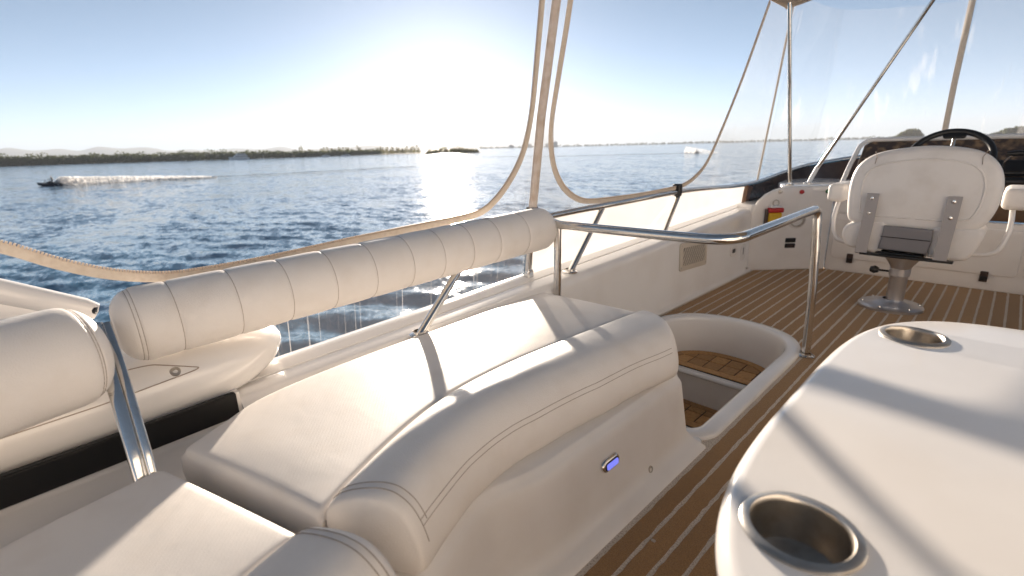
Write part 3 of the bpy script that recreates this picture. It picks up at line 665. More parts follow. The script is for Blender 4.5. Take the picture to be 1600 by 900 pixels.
def roll(name, P, N, m, parent, ends=(.030, .045), sc=1.0):
    """front roll swept along the crease, closed with rounded ends"""
    L = np.r_[0, np.cumsum(np.linalg.norm(np.diff(P + N * .2, axis=0), axis=1))]; pr = spline(RP, 40); c = np.array((.18, .43)); V = []
    for i in range(len(P)):
        e = min(1, L[i] / ends[0]); e2 = min(1, (L[-1] - L[i]) / ends[1]); k = math.sqrt(max(.0, 1 - (1 - e) ** 2)) * .10 + .90; k *= math.sqrt(max(0, 1 - (1 - e2) ** 2)) * .22 + .78
        for n_, z in c + (pr - c) * k: V.append((P[i][0] + N[i][0] * n_ * sc, P[i][1] + N[i][1] * n_ * sc, z))
    n = len(pr); F = grid_f(len(P), n, False, True) + [tuple(range(n)), tuple(range((len(P) - 1) * n, len(P) * n))]
    return mk(name, V, F, m, parent, 50)
def on_roll(P, N, n_, z, sc=1.0): return [(P[i][0] + N[i][0] * n_ * sc, P[i][1] + N[i][1] * n_ * sc, z) for i in range(len(P))]
def corner_width(y): return float(np.interp(y, [.30, .60, .95, 1.3], [.70, .76, .94, 1.04]))
def stitch(name, P, parent, r=.0009): return tube(name, P, r, SEAM, parent, 5)

sS = np.r_[0, .004, .010, .018, np.linspace(.03, .95, 70), .965, .975, .983, .99, .995, .998, 1]
cu = empty('seat_cushion', (-1.4, 1.1, .33), 'long off white vinyl bench cushion with rounded front roll on the port side', 'cushion', 'settee cushions')
cushion('seat_pad', OU, CR, .457, .10, .022, cu, RIBV)
P, N = roll_frames(CR, sS, True); N = N * np.array([corner_width(p[1]) for p in P])[:, None]; ro = roll('front_roll', P, N, VINYL, cu)
_pr = spline(RP, 400); _pr = _pr[200:]
for z in (.4640, .4490): stitch('seam', on_roll(P[3:-6], N[3:-6], float(_pr[np.argmin(abs(_pr[:, 1] - z))][0]) + .0004, z), ro)
pr = spline(RP, 60); k0 = [i for i in range(60) if pr[i][0] <= .354]; q = 3
stitch('end_seam', [(P[q][0] + N[q][0] * a * 1.002, P[q][1] + N[q][1] * a * 1.002, z + .001) for a, z in pr[8:50]], ro)
stitch('end_seam', [(P[q + 1][0] + N[q + 1][0] * a, P[q + 1][1] + N[q + 1][1] * a, z + .0012) for a, z in pr[8:46]], ro)
A, B = np.array((-1.515, .190)), np.array((-1.0, .371)); dirn = (B - A) / np.linalg.norm(B - A); nn = np.array((dirn[1], -dirn[0]))
for off, z in ((.001, .4365), (.0045, .424)): stitch('seam', [tuple(A + (B - A) * u + nn * (off - .004)) + (z,) for u in np.linspace(.01, .99, 20)], cu)

ca = empty('seat_cushion', (-1.2, -.1, .33), 'nearest off white corner cushion, its edge lit by the sun, in the foreground', 'cushion', 'settee cushions')
cushion('seat_pad', OUA, CRA, .452, .10, .024, ca, RIBV)
CR2 = CRA[::-1]; P2, N2 = roll_frames(CR2, np.r_[0, .01, np.linspace(.02, .95, 60), .97, .98, .988, .994, .998, 1], False)
r2 = roll('front_roll', P2, N2, VINYL, ca, (.03, .03), .86)
for k in (-4, -5): stitch('end_seam', [(P2[k][0] + N2[k][0] * a * .86, P2[k][1] + N2[k][1] * a * .86, z + .0012) for a, z in pr[8:48]], r2)
stitch('seam', on_roll(P2[2:-4], N2[2:-4], .3255, .4625, .86), r2)

def settee_base():
    t = empty('settee_base', (-1.2, 1.0, 0), 'white moulded bench base with a blue courtesy light beside the deck', 'bench base')
    C = np.vstack([CRA[::-1][:-1] + (.0, .0), CR[1:]]); s = np.r_[np.linspace(0, .97, 90), .98, .99, 1]
    P, N = roll_frames(C, s, False); N = N * np.array([corner_width(p[1]) for p in P])[:, None]; V = []
    prof = [(.10, .325), (.322, .331), (.330, .326), (.334, .316), (.345, .308), (.356, .296), (.362, .27), (.386, .16), (.400, .085), (.414, .05), (.445, .026), (.478, .012), (.487, -.01), (.1, -.01)]
    for i in range(len(P)):
        # round the corner it follows the crease; along the deck it runs straight and squares off at the stairwell
        px, py = P[i]; w = np.clip((py - .55) / .45, 0, 1); w = w * w * (3 - 2 * w); yb = py if py < .9 else .9 + (py - .9) * .90 / 1.16
        for n_, z in prof:
            x1, y1 = px + N[i][0] * n_, py + N[i][1] * n_; x2 = -.738 + (.478 - n_) * -.80 if n_ > .2 else -1.05
            e = np.clip((.09 - z) / .08, 0, 1) * np.clip((py - 1.75) / .3, 0, 1) * .06
            V.append((x1 * (1 - w) + x2 * w, y1 * (1 - w) + yb * w + e, z))
    n = len(prof); mk('front_moulding', V, grid_f(len(P), n, False, True) + [tuple(range(n)), tuple(range((len(P) - 1) * n, len(P) * n))], GELIN, t, 45)
    # box carrying the pads, ending at the stairwell
    poly = [(-1.78, 2.04), (-1.18, 2.04), (-.90, 1.805), (-.90, .6), (-1.0, .3), (-.72, -.22), (-.3, -.42), (.45, -.44), (.45, -1.0), (-.6, -1.0), (-1.38, -.25), (-1.50, .16), (-1.73, .6)][::-1]
    mk('seat_box', *prism_vf(poly, -.008, .328), GELIN, t, 0)
    slab('end_panel', [(-1.2, 0), (-.838, 0), (-.856, .12), (-.868, .31), (-1.2, .31)], 0, .02, .006, lambda u, v, w: (u, 1.80 + w, v + .002), GELIN, t)
    # foot moulding that runs on to the stairwell rim, with its drain cap
    slab('foot_step', rrect(-.93, 1.70, -.760, 1.90, .03), .001, .016, .010, XY, GEL, t)
    def Wb(y0, z0):
        xb = lambda z: np.interp(z, [.012, .026, .05, .085, .16, .27, .296], [-.738, -.764, -.789, -.800, -.8116, -.8308, -.8356]) + .0008
        return lambda u, v, w: (xb(z0 + v) + w, y0 + u, z0 + v)
    li = empty('x', (0, 0, 0), None, None) if False else None
    b = slab('courtesy_light', rrect(-.050, -.022, .050, .022, .0215, 8), -.004, .014, .009, Wb(1.255, .205), STEEL, t)
    slab('light_gasket', rrect(-.038, -.0140, .038, .0140, .010, 6), .0140, .0152, .0006, Wb(1.255, .205), BLACKPL, b)
    slab('light_lens', rrect(-.033, -.0105, .033, .0105, .007, 6), .0153, .0185, .0015, Wb(1.255, .205), LENS, b)
    V, F = lathe_vf([(.014, -.002), (.013, .004), (.010, .005), (.009, .001), (.0001, .001)], (-.793, 1.50, .058), 16, (1, 0, .25)); mk('drain_cap', V, F, BRUSH, t)
settee_base()

# ================================================================== BOLSTERS
def bolster(name, P0, P1, R, seams, dbl, label, sq=1.0, bow=0.0):
    t = empty(name, tuple((np.array(P0) + P1) / 2), label, 'backrest', 'roll backrests'); P0, P1 = np.array(P0, float), np.array(P1, float); L = np.linalg.norm(P1 - P0)
    e = R * .62; s = sorted(set(np.round(np.r_[e * (1 - np.cos(np.linspace(0, math.pi / 2, 9))), np.linspace(e, L - e, 90), L - e * (1 - np.cos(np.linspace(0, math.pi / 2, 9))), [q + d for q in seams + dbl for d in (-.012, -.006, -.003, 0, .003, .006, .012)]], 5)))
    s = [x for x in s if 0 <= x <= L]; ax = (P1 - P0) / L; a = np.cross(ax, (0, 0, 1)); a /= np.linalg.norm(a); b = np.cross(a, ax); V = []; K = 44
    def rad(x):
        q = 1.0
        if x < e: q = math.sqrt(max(.0, 1 - (1 - x / e) ** 2)) * .62 + .38
        if x > L - e: q = math.sqrt(max(.0, 1 - (1 - (L - x) / e) ** 2)) * .62 + .38
        r = R * q
        for w in seams: r -= .0026 * math.exp(-((x - w) / .007) ** 2) + .0012 * math.exp(-((x - w) / .03) ** 2)
        for w in dbl: r -= .0018 * math.exp(-((x - w) / .004) ** 2)
        return r
    cen = lambda x: P0 + ax * x + a * bow * math.sin(math.pi * x / L)
    for x in s:
        r = rad(x)
        for k in range(K):
            th = 2 * math.pi * k / K; V.append(cen(x) + r * (math.cos(th) * a * sq + math.sin(th) * b))
    n = len(s); o = mk('pad', V, grid_f(n, K, False, True) + [tuple(range(K)), tuple(range((n - 1) * K, n * K))], VINYL, t, 60)
    for w in seams + dbl:
        r = rad(w) + .0002; tube('seam', [cen(w) + r * (math.cos(th) * a * sq + math.sin(th) * b) for th in np.linspace(0, 2 * math.pi, 49)], .0008, SEAM, o, 5)
    return t
y0 = .135
bolster('bolster_backrest', (-1.85, y0, .748), (-1.85, 2.115, .809), .118, [y - y0 for y in (.288, .460, .630, .797, .966, 1.143, 1.308, 1.478, 1.654, 1.86)], [.045, .055], 'long segmented white vinyl roll backrest on the port rail')
bolster('bolster_backrest', (-1.70, .085, .748), (-1.36, -.95, .75), .135, [.30, .55, .8], [.045, .052], 'nearer white vinyl roll backrest cut by the left edge', .95)

# stainless double bracket between the two backrests
def bracket():
    t = empty('backrest_bracket', (-1.52, .11, .36), 'stainless twin bar bracket rising between the two roll backrests', 'bracket')
    for dx, dy, r in ((0, 0, .018), (.030, .026, .011)):
        P = [(-1.475 + dx * .3, .085 + dy, .35), (-1.56 + dx * .3, .088 + dy, .52), (-1.68 + dx * .3, .090 + dy, .70), (-1.80 + dx * .3, .092 + dy, .79)]
        tube('bar', spline(P, 18), r, STEEL, t, 16, .45)
    slab('foot_plate', rrect(-1.53, .05, -1.41, .17, .02), .345, .353, .003, XY, STEEL, t)
bracket()

# ================================================================== TABLE
TZ = .655
def table():
    t = empty('table', (.2, 1.3, 0), 'white glossy moulded table with two sunken steel cup holders', 'table')
    cups = [(-.145, .772), (-.140, 1.885)]
    def se(cx, cy, a, b, n, k=160):
        P = []
        for th in np.linspace(0, 2 * math.pi, k, endpoint=False):
            c, s = math.cos(th), math.sin(th); P.append((cx + a * math.copysign(abs(c) ** (2 / n), c), cy + b * math.copysign(abs(s) ** (2 / n), s)))
        return np.array(P)
    O = se(.32, 1.325, .625, .875, 3.6); r = .030; L = []
    for a in np.linspace(0, math.pi, 13): L.append((r * (1 - math.sin(a)), TZ - r + r * math.cos(a)))
    L = L + [(r - .006, TZ - 2 * r - .004), (r - .004, TZ - .105)]
    V = []; n = len(O)
    for d, z in L: V += [(u, v, z) for u, v in inset(O, d)]
    F = grid_f(len(L), n, False, True); F.append(tuple(range((len(L) - 1) * n, len(L) * n)))
    In = inset(O, r); loops = [[Vector((u, v, 0)) for u, v in In]]
    for cx, cy in cups: loops.append([Vector((cx + .080 * math.cos(q), cy + .080 * math.sin(q), 0)) for q in np.linspace(0, 2 * math.pi, 40, endpoint=False)])
    tri = tessellate_polygon(loops); off = list(range(n)); 
    for lp in loops[1:]: off += list(range(len(V), len(V) + len(lp))); V += [(p.x, p.y, TZ) for p in lp]
    F += [tuple(off[i] for i in f) for f in tri]
    mk('table_top', V, F, GEL, t, 35)
    for cx, cy in cups:
        f = mk('cup_holder', *lathe_vf([(.088, TZ - .001), (.0885, TZ + .0035), (.086, TZ + .006), (.074, TZ + .0075), (.0715, TZ + .004), (.0705, TZ - .004), (.0695, TZ - .068), (.066, TZ - .076), (.0001, TZ - .077)], (cx, cy, 0), 48), BRUSH, t)
        mk('cup_bead', *lathe_vf([(.066, TZ - .0755), (.064, TZ - .0725), (.060, TZ - .0745), (.0001, TZ - .0755)], (cx, cy, 0), 40), BRUSH, f)
    mk('pedestal', *lathe_vf([(.16, .001), (.16, .012), (.06, .03), (.05, .06), (.05, .56), (.14, .59), (.14, .596)], (.32, 1.35, 0), 28), ALU, t)
table()

# ================================================================== RAILS
def flange(parent, c, ax=(0, 0, 1), r=.042):
    V, F = lathe_vf([(r, 0), (r, .006), (r * .85, .011), (r * .62, .013), (r * .6, .022)], c, 24, ax); f = mk('flange', V, F, STEEL, parent)
    a = Vector(ax).orthogonal().normalized(); b = Vector(ax).cross(a)
    for q in range(3):
        th = 2 * math.pi * q / 3 + .5; V, F = lathe_vf([(.006, .010), (.004, .014), (.0001, .0145)], Vector(c) + (a * math.cos(th) + b * math.sin(th)) * r * .8, 8, ax); mk('screw', V, F, BRUSH, f)
sr = empty('stair_rail', (-1.25, 2.5, 0), 'polished stainless handrail curving round the stairwell', 'handrail')
RAIL = [(-1.80, 2.12, .838), (-1.74, 2.105, .832), (-1.26, 2.12, .835)]
RAIL += [tuple(p) for p in fillet([(-1.10, 2.115, .838), (-.80, 2.10, .848), (-.775, 2.85, .868)], .26, 12)]
RAIL += [tuple(p) for p in fillet([(-.772, 2.95, .871), (-.757, 3.165, .879), (-.728, 3.17, .45)], .055, 8)] + [(-.712, 3.172, .012)]
tube('rail', RAIL, .0235, STEEL, sr, 20); tube('post', [(-1.756, 2.10, .345), (-1.756, 2.104, .822)], .0215, STEEL, sr, 20)
flange(sr, (-.712, 3.172, .002), r=.05)

tr = empty('side_rail', (-1.93, 3.0, .5), 'long stainless top rail along the port coaming', 'rail')
TOP = [(-1.88, .30, .80), (-1.90, 1.2, .82), (-1.915, 2.2, .853), (-1.93, 3.0, .860), (-1.935, 4.0, .868), (-1.94, 5.0, .835), (-1.932, 5.55, .838), (-1.915, 5.95, .868), (-1.88, 6.25, .904), (-1.78, 6.70, .962), (-1.57, 6.93, 1.007), (-1.39, 7.05, 1.04), (-.9, 7.25, 1.09), (0, 7.35, 1.12), (1.0, 7.2, 1.1)]
tube('rail', spline(TOP, 120), .0215, STEEL, tr, 16)
for a, b, fl in (((-1.775, 1.165, .449), (-1.868, 1.60, .80), 1), ((-1.85, 2.335, .499), (-1.928, 2.78, .852), 1), ((-1.90, 3.565, .553), (-1.934, 3.87, .865), 1)):
    tube('stanchion', [a, b], .0195, STEEL, tr, 16)
    d = Vector(b) - Vector(a); flange(tr, (a[0], a[1], zc(a[1]) + .001 if a[0] < -1.8 else zc(a[1]) - .002), (0.0, 0, 1), .046)
mk('clamp', *slab_vf(rrect(-.028, -.05, .028, .05, .012), -.03, .03, .008, lambda u, v, w: (-1.935 + w, 3.83 + u, .885 + v)), BLACKPL, tr)

# ================================================================== ENCLOSURE (clear vinyl curtains on the port side)
LEAN = .115
def PX(z): return -1.985 + LEAN * (z - .49)
def PL(y, z, w=0.0): return (PX(z) + w, y, z)
Z1 = [(-.66, 2.25), (-.63, 1.7), (-.47, 1.32), (-.24, 1.13), (-.045, 1.035), (.06, .968), (.17, .914), (.29, .880), (.39, .872), (.62, .876), (.96, .897), (1.35, .916), (1.67, .937), (1.80, 1.0), (1.90, 1.10), (1.965, 1.20), (2.00, 1.30), (2.025, 1.45), (2.035, 1.66), (2.045, 1.95), (2.05, 2.25)]
Z2 = [(2.30, 2.35), (2.285, 1.99), (2.24, 1.617), (2.215, 1.40), (2.225, 1.25), (2.275, 1.12), (2.37, 1.015), (2.50, .944), (2.64, .913), (2.95, .903), (3.30, .901), (3.62, .908), (3.88, .920), (4.08, .968), (4.28, 1.085), (4.45, 1.34), (4.66, 1.745), (4.80, 2.08), (4.93, 2.40)]
def curtain():
    t = empty('side_curtain', (-1.97, 2.2, .5), 'clear vinyl side curtain with two big unzipped window openings', 'curtain')
    c1 = spline(Z1, 120); c2 = spline(Z2, 110)
    def region(name, outer, m, holes=()):
        lp = [[Vector((y, z, 0)) for y, z in outer]] + [[Vector((y, z, 0)) for y, z in h] for h in holes]; V = [PL(p.x, p.y) for l in lp for p in l]
        return mk(name, V, tessellate_polygon(lp), m, t, 0)
    # film between the openings, beside them and below them, each panel sewn along the pole or rail
    b = lambda y: zc(y) + .018
    pole_y = lambda z: 2.08 + .05 * (z - .5)
    j = int(np.argmin(abs(c1[:, 0] - .40)))
    region('clear_panel', [tuple(p) for p in c1[j:]] + [(2.155, 2.3), (pole_y(1.3), 1.3), (pole_y(.92), .92), (1.30, .885), (.46, .862)], FILM)
    k = int(np.argmin(c2[:60, 1])); 
    region('clear_panel', [(2.165, 2.35), (pole_y(1.3) + .01, 1.3), (pole_y(.872) + .01, .872)] + [(y, .872) for y in (2.5, 3.0, 3.5, 4.2, 4.9)] + [(5.3, .86), (5.62, .9), (5.60, 2.5), (4.95, 2.42)] + [tuple(p) for p in c2[::-1]], FILM)
    region('scuffed_panel', [(.46, b(.46)), (2.07, b(2.07)), (2.075, .915), (1.30, .880), (.46, .857)], FILMLOW)
    region('milky_panel', [(2.10, b(2.1)), (3.0, b(3.0)), (4.2, b(4.2)), (5.32, b(5.32)), (5.30, .84), (4.5, .852), (3.0, .850), (2.10, .845)], FROST)
    def tape(C, w, nm):
        T = np.gradient(C, axis=0); T /= np.linalg.norm(T, axis=1)[:, None]; Nn = np.stack([T[:, 1], -T[:, 0]], 1); V = []   # towards the film
        for i in range(len(C)):
            for d, q in ((0, .004), (w, .003), (w, -.003), (0, -.004)): p = C[i] + Nn[i] * d; V.append(PL(p[0], p[1], q))
        o = mk(nm, V, grid_f(len(C), 4, False, True) + [(0, 1, 2, 3), tuple(len(V) - 4 + j for j in range(4))], TAPE, t, 30)
        L = np.r_[0, np.cumsum(np.linalg.norm(np.diff(C, axis=0), axis=1))]; n = int(L[-1] / .0085); D = np.stack([np.interp(np.linspace(0, L[-1], n), L, C[:, q]) for q in (0, 1)], 1); mb = MB(); TT = np.gradient(D, axis=0); TT /= np.linalg.norm(TT, axis=1)[:, None]
        for i in range(n):
            a = TT[i]; nr = np.array((a[1], -a[0])); P = [D[i] + a * s1 * .0028 + nr * s2 for s1, s2 in ((-1, -.007), (1, -.007), (1, .002), (-1, .002))]
            mb.add([PL(p[0], p[1], -.004) for p in P] + [PL(p[0], p[1], .006) for p in P], box_vf((0, 0, 0), (1, 1, 1))[1])
        z = mb.build('zipper_teeth', TEETH, o, 0); z['kind'] = 'stuff'
    tape(c1, .030, 'zipper_tape'); tape(c2, .028, 'zipper_tape')
    # second zipper line on the forward end of the curtain
    V, F = tube_vf([PL(5.605, .845, .004), PL(5.56, 1.7, .004), PL(5.50, 2.45, .004)], .010, 8); mk('zipper_strip', V, F, TAPE, t)
curtain()
cp = empty('canvas_pole', (-1.985, 2.08, .47), 'tall beige canvas sleeved pole between the two window openings', 'pole')
tube('lower_tube', [(-1.975, 2.085, .505), (-1.93, 2.075, .90)], .026, STEEL, cp, 18)
tube('sleeve', [PL(2.085, .915, .012), PL(2.10, 1.4, .012), PL(2.15, 1.95, .012), PL(2.19, 2.4, .012)], [.031, .031, .030, .030], SLEEVE, cp, 18, .7)
V, F = lathe_vf([(.034, 0), (.036, .012), (.034, .022)], PL(2.083, .897, .012), 18); mk('collar', V, F, BLACKPL, cp)
slab('foot', rrect(-.026, -.032, .026, .032, .02), -.022, .022, .010, lambda u, v, w: (-1.965 + w, 2.085 + u, .522 + v), STEEL, cp)

# ================================================================== CANOPY AND ITS FRAME
def canopy():
    t = empty('bimini_canopy', (0, 4.1, 2.3), 'tan canvas canopy overhead, only its forward corner showing at the top', 'canopy'); nx, ny = 25, 30; V = []
    for w in (0, .02):
        for i in range(ny):
            y = 3.3 + 1.65 * i / (ny - 1)
            for j in range(nx):
                u = -1 + 2 * j / (nx - 1); V.append((1.63 * u, y - .25 * (1 - abs(u) ** 3) * (i == ny - 1), 2.335 + .36 * (1 - abs(u)) ** 1.6 + .025 * math.sin(i * 1.3) * (1 - u * u) + w))
    F = grid_f(ny, nx); F += [tuple(a + nx * ny for a in f) for f in F]; mk('canvas', V, F, CANVAS, t, 60)
    tube('hem', [(-1.63, y, 2.338) for y in np.linspace(3.3, 4.95, 12)], .016, CANVAS, t, 8)
    tube('front_hem', [V[(ny - 1) * nx + j] for j in range(nx)], .022, CANVAS, t, 8)
canopy()
bp = empty('canopy_upright', (-1.557, 5.38, .83), 'vertical stainless canopy upright standing on the console shelf', 'pole')
tube('tube', [(-1.557, 5.38, .835), (-1.575, 4.835, 2.36)], .017, STEEL, bp, 14); flange(bp, (-1.557, 5.38, .832), r=.04)
bs = empty('canopy_strut', (-1.458, 5.61, .83), 'diagonal stainless canopy strut crossing the forward curtain', 'pole')
tube('tube', [(-1.40, 5.555, .95), (-.66, 5.06, 2.22), (-.58, 5.0, 2.36)], .0145, STEEL, bs, 14); tube('sleeve', [(-1.452, 5.60, .84), (-1.375, 5.535, 1.0)], .019, HULLW, bs, 14); flange(bs, (-1.458, 5.61, .832), r=.04)

# forward curtain above the windscreen
def fwd_curtain():
    t = empty('forward_curtain', (0, 6.6, 1.2), 'hazy clear vinyl forward curtain above the helm', 'curtain')
    B = [(-1.90, 5.62, .905), (-1.87, 6.25, .93), (-1.77, 6.68, .99), (-1.56, 6.91, 1.03), (-1.38, 7.03, 1.07), (-.9, 7.22, 1.12), (0, 7.32, 1.15), (1.0, 7.18, 1.12)]; C = spline(B, 60); V = []
    for x, y, z in C: V += [(x, y, z), (x * .93, y - .18, 1.75), (x * .87, y - .42, 2.5)]
    mk('clear_panel', V, grid_f(60, 3), FILMFWD, t, 60)
    tube('zipper_strip', [(-.640, 7.24, 1.14), (-.628, 7.08, 1.75), (-.60, 6.86, 2.5)], .026, TAPE, t, 10, .4)
fwd_curtain()

# ================================================================== HELM CONSOLE
def console():
    t = empty('helm_console', (-1.2, 5.6, 0), 'white helm console with tinted windscreen and lockers', 'console'); s2 = 1 / math.sqrt(2)
    # angled port panel
    A = lambda u, v, w: (-1.762 + u * s2 + w * s2, 5.048 + u * s2 - w * s2, v)
    P = [(0, 0), (.782, 0), (.782, .80), (.76, .822), (.44, .826), (.30, .818), (.20, .797), (.12, .755), (.06, .695), (.02, .63), (0, .58)]; slab('side_panel', P, -.05, 0.0, .018, A, GELIN, t)
    slab('shelf', [(-1.52, 5.30), (-1.21, 5.59), (-1.05, 5.60), (-1.05, 6.5), (-1.70, 6.55), (-1.84, 6.2), (-1.78, 5.75), (-1.62, 5.36)], .76, .829, .02, XY, GEL, t)
    slab('inner_bulwark', [(-1.775, 5.05), (-1.60, 5.215), (-1.80, 5.6), (-1.90, 6.2), (-1.93, 5.1)], .3, .66, .02, XY, GEL, t)
    tube('panel_joint', [A(.777, .02, .004), A(.777, .80, .004)], .0028, SEAM, t, 6)
    # speaker ring, switches, caps
    V, F = lathe_vf([(.085, 0), (.085, .010), (.078, .016), (.066, .016), (.060, .006), (.0001, .004)], A(.442, .505, .001), 36, (s2, -s2, 0)); r = mk('speaker', V, F, GEL, t)
    V, F = lathe_vf([(.074, .0165), (.072, .022), (.060, .022), (.056, .006)], A(.442, .505, .001), 36, (s2, -s2, 0)); mk('ring', V, F, BRUSH, r)
    V, F = lathe_vf([(.046, .0065), (.034, .016), (.0001, .020)], A(.442, .505, .001), 24, (s2, -s2, 0)); mk('cone', V, F, GEL, r)
    for v in (.304, .250): b = slab('switch', rrect(.355, v - .022, .455, v + .022, .008), .0, .010, .004, A, BLACKPL, t); slab('rocker', rrect(.375, v - .012, .435, v + .012, .004), .0105, .015, .002, A, LATCH if v < .3 else BLACKPL, b)
    for u, m in ((.452, RED), (.70, GRN)):
        V, F = lathe_vf([(.020, 0), (.020, .012), (.012, .018), (.012, .03), (.0001, .032)], A(u, .772, .001), 16, (s2, -s2, 0)); mk('plug_cap', V, F, m, t)
    V, F = lathe_vf([(.02, 0), (.018, .008), (.0001, .01)], A(.25, .778, .001), 16, (s2, -s2, 0)); mk('button', V, F, BRUSH, t)
    # locker front, door and latches
    Y = lambda u, v, w: (u, 5.60 - w, v)
    slab('locker_front', [(-1.214, 0), (1.86, 0), (1.86, .565), (-1.214, .565)], -.05, 0.0, .012, Y, GELIN, t)
    slab('console_body', [(-1.21, .566), (-1.06, .566), (-1.06, .826), (-1.21, .826)], -.05, -.004, .01, Y, GELIN, t)
    d = slab('locker_door', rrect(-1.172, .135, .135, .515, .035), .001, .014, .006, Y, GELIN, t); slab('locker_door', rrect(.17, .135, 1.4, .515, .035), .001, .014, .006, Y, GELIN, t)
    for x, z in ((-1.007, .142), (-.053, .120)): l = slab('latch', rrect(x - .026, z - .045, x + .026, z + .045, .008), .0145, .026, .005, Y, LATCH, d); slab('latch_lever', rrect(x - .02, z - .03, x + .02, z + .005, .006), .0265, .036, .004, Y, BLACKPL, l)
    # dash: varnished knee panel, black roll, sloping fascia with painted reflections under a pale top trim
    slab('knee_panel', [(-1.055, .56), (1.8, .56), (1.8, .865), (-1.055, .865)], -.20, -.15, .006, Y, BROWNW, t)
    tube('dash_roll', [(-1.05, 5.745, .885), (1.8, 5.745, .885)], .034, BLACKPL, t, 14)
    F_ = lambda u, v, w: (u, 5.80 + v * .57 - w * .82, .90 + v * .82 - w * -.0 + w * .57)
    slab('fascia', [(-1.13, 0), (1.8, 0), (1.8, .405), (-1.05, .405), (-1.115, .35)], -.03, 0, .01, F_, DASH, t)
    tube('top_trim', fillet([(-1.20, 5.72, .815), (-1.175, 5.83, 1.0), (-1.145, 5.985, 1.19), (-1.08, 6.03, 1.236), (1.8, 6.03, 1.242)], .06, 8), .021, GEL, t, 12)
    slab('throttle_box', rrect(-.20, .02, .06, .16, .03), .002, .05, .02, F_, BLACKPL, t)
    # tinted side deflector under the rail
    C = spline([(-1.945, 5.30, .82), (-1.932, 5.55, .816), (-1.915, 5.95, .846), (-1.88, 6.25, .882), (-1.78, 6.70, .940), (-1.57, 6.93, .985), (-1.39, 7.05, 1.018), (-.9, 7.25, 1.068), (0, 7.35, 1.098), (1.0, 7.2, 1.08)], 60); V = []
    for x, y, z in C: V += [(x, y, .55), (x, y, z), (x - .012, y + .01, z), (x - .012, y + .01, .55)]
    mk('tinted_deflector', V, grid_f(60, 4, False, True), TINT, t, 50)
    slab('deflector_bracket', [(5.26, .64), (5.33, .62), (5.43, .80), (5.30, .82)], -.03, .012, .006, lambda u, v, w: (-1.925 + w, u, v), BROWNW, t)
    return A, F_
A_, FA_ = console()

fx = empty('fire_extinguisher', A_(.20, .44, .03), 'small red and yellow safety canister clipped to the console panel', 'canister')
slab('body', rrect(.138, .455, .262, .585, .016), .012, .070, .018, A_, YEL, fx); slab('red_cap', rrect(.130, .586, .272, .630, .012), .010, .074, .014, A_, RED, fx); slab('strap', rrect(.118, .45, .137, .62, .006), .004, .05, .006, A_, LATCH, fx)
slab('white_lid', rrect(.15, .631, .25, .652, .008), .014, .066, .008, A_, HULLW, fx)
tube('ring', [A_(.205 + .028 * math.cos(q), .675 + .028 * math.sin(q), .03) for q in np.linspace(0, 2 * math.pi, 25)], .005, BRUSH, fx, 8)

def wheel():
    t = empty('steering_wheel', (-.43, 5.5, 1.08), 'black steering wheel rising above the helm chair back', 'steering wheel'); c = np.array((-.43, 5.52, 1.075)); n = np.array((0, -.80, .60)); a = np.array((1.0, 0, 0)); b = np.cross(n, a) * -1
    b = np.array((0, .60, .80)); R = .268; ring = [c + R * (math.cos(q) * a + math.sin(q) * b) for q in np.linspace(0, 2 * math.pi, 57)]
    tube('rim', ring, .024, BLACKPL, t, 12)
    for q in (90, 210, 330): d = math.cos(math.radians(q)) * a + math.sin(math.radians(q)) * b; tube('spoke', [c + d * .05 - n * .05, c + d * .17 - n * .03, c + d * R], [.016, .013, .011], STEEL, t, 10)
    V, F = lathe_vf([(.05, -.06), (.055, -.03), (.04, -.01), (.0001, -.005)], tuple(c), 24, tuple(n)); mk('hub', V, F, BLACKPL, t)
    V, F = lathe_vf([(.028, -.24), (.03, -.06)], tuple(c), 16, tuple(n)); mk('column', V, F, BLACKPL, t)
    slab('spoke_cover', rrect(-.075, .20, .075, .262, .02), -.012, .012, .008, lambda u, v, w: tuple(c + a * u + b * v + n * w), BLACKPL, t)
wheel()
tl = empty('throttle_lever', FA_(-.08, .10, .05), 'black throttle lever on the dash right of the chair', 'lever')
tube('arm', [FA_(-.10, .08, .05), FA_(-.09, .10, .12), FA_(-.05, .12, .18)], .011, STEEL, tl, 10); tube('grip', [FA_(-.09, .12, .185), FA_(-.02, .125, .19), FA_(.05, .12, .185)], [.018, .022, .018], BLACKPL, tl, 12)

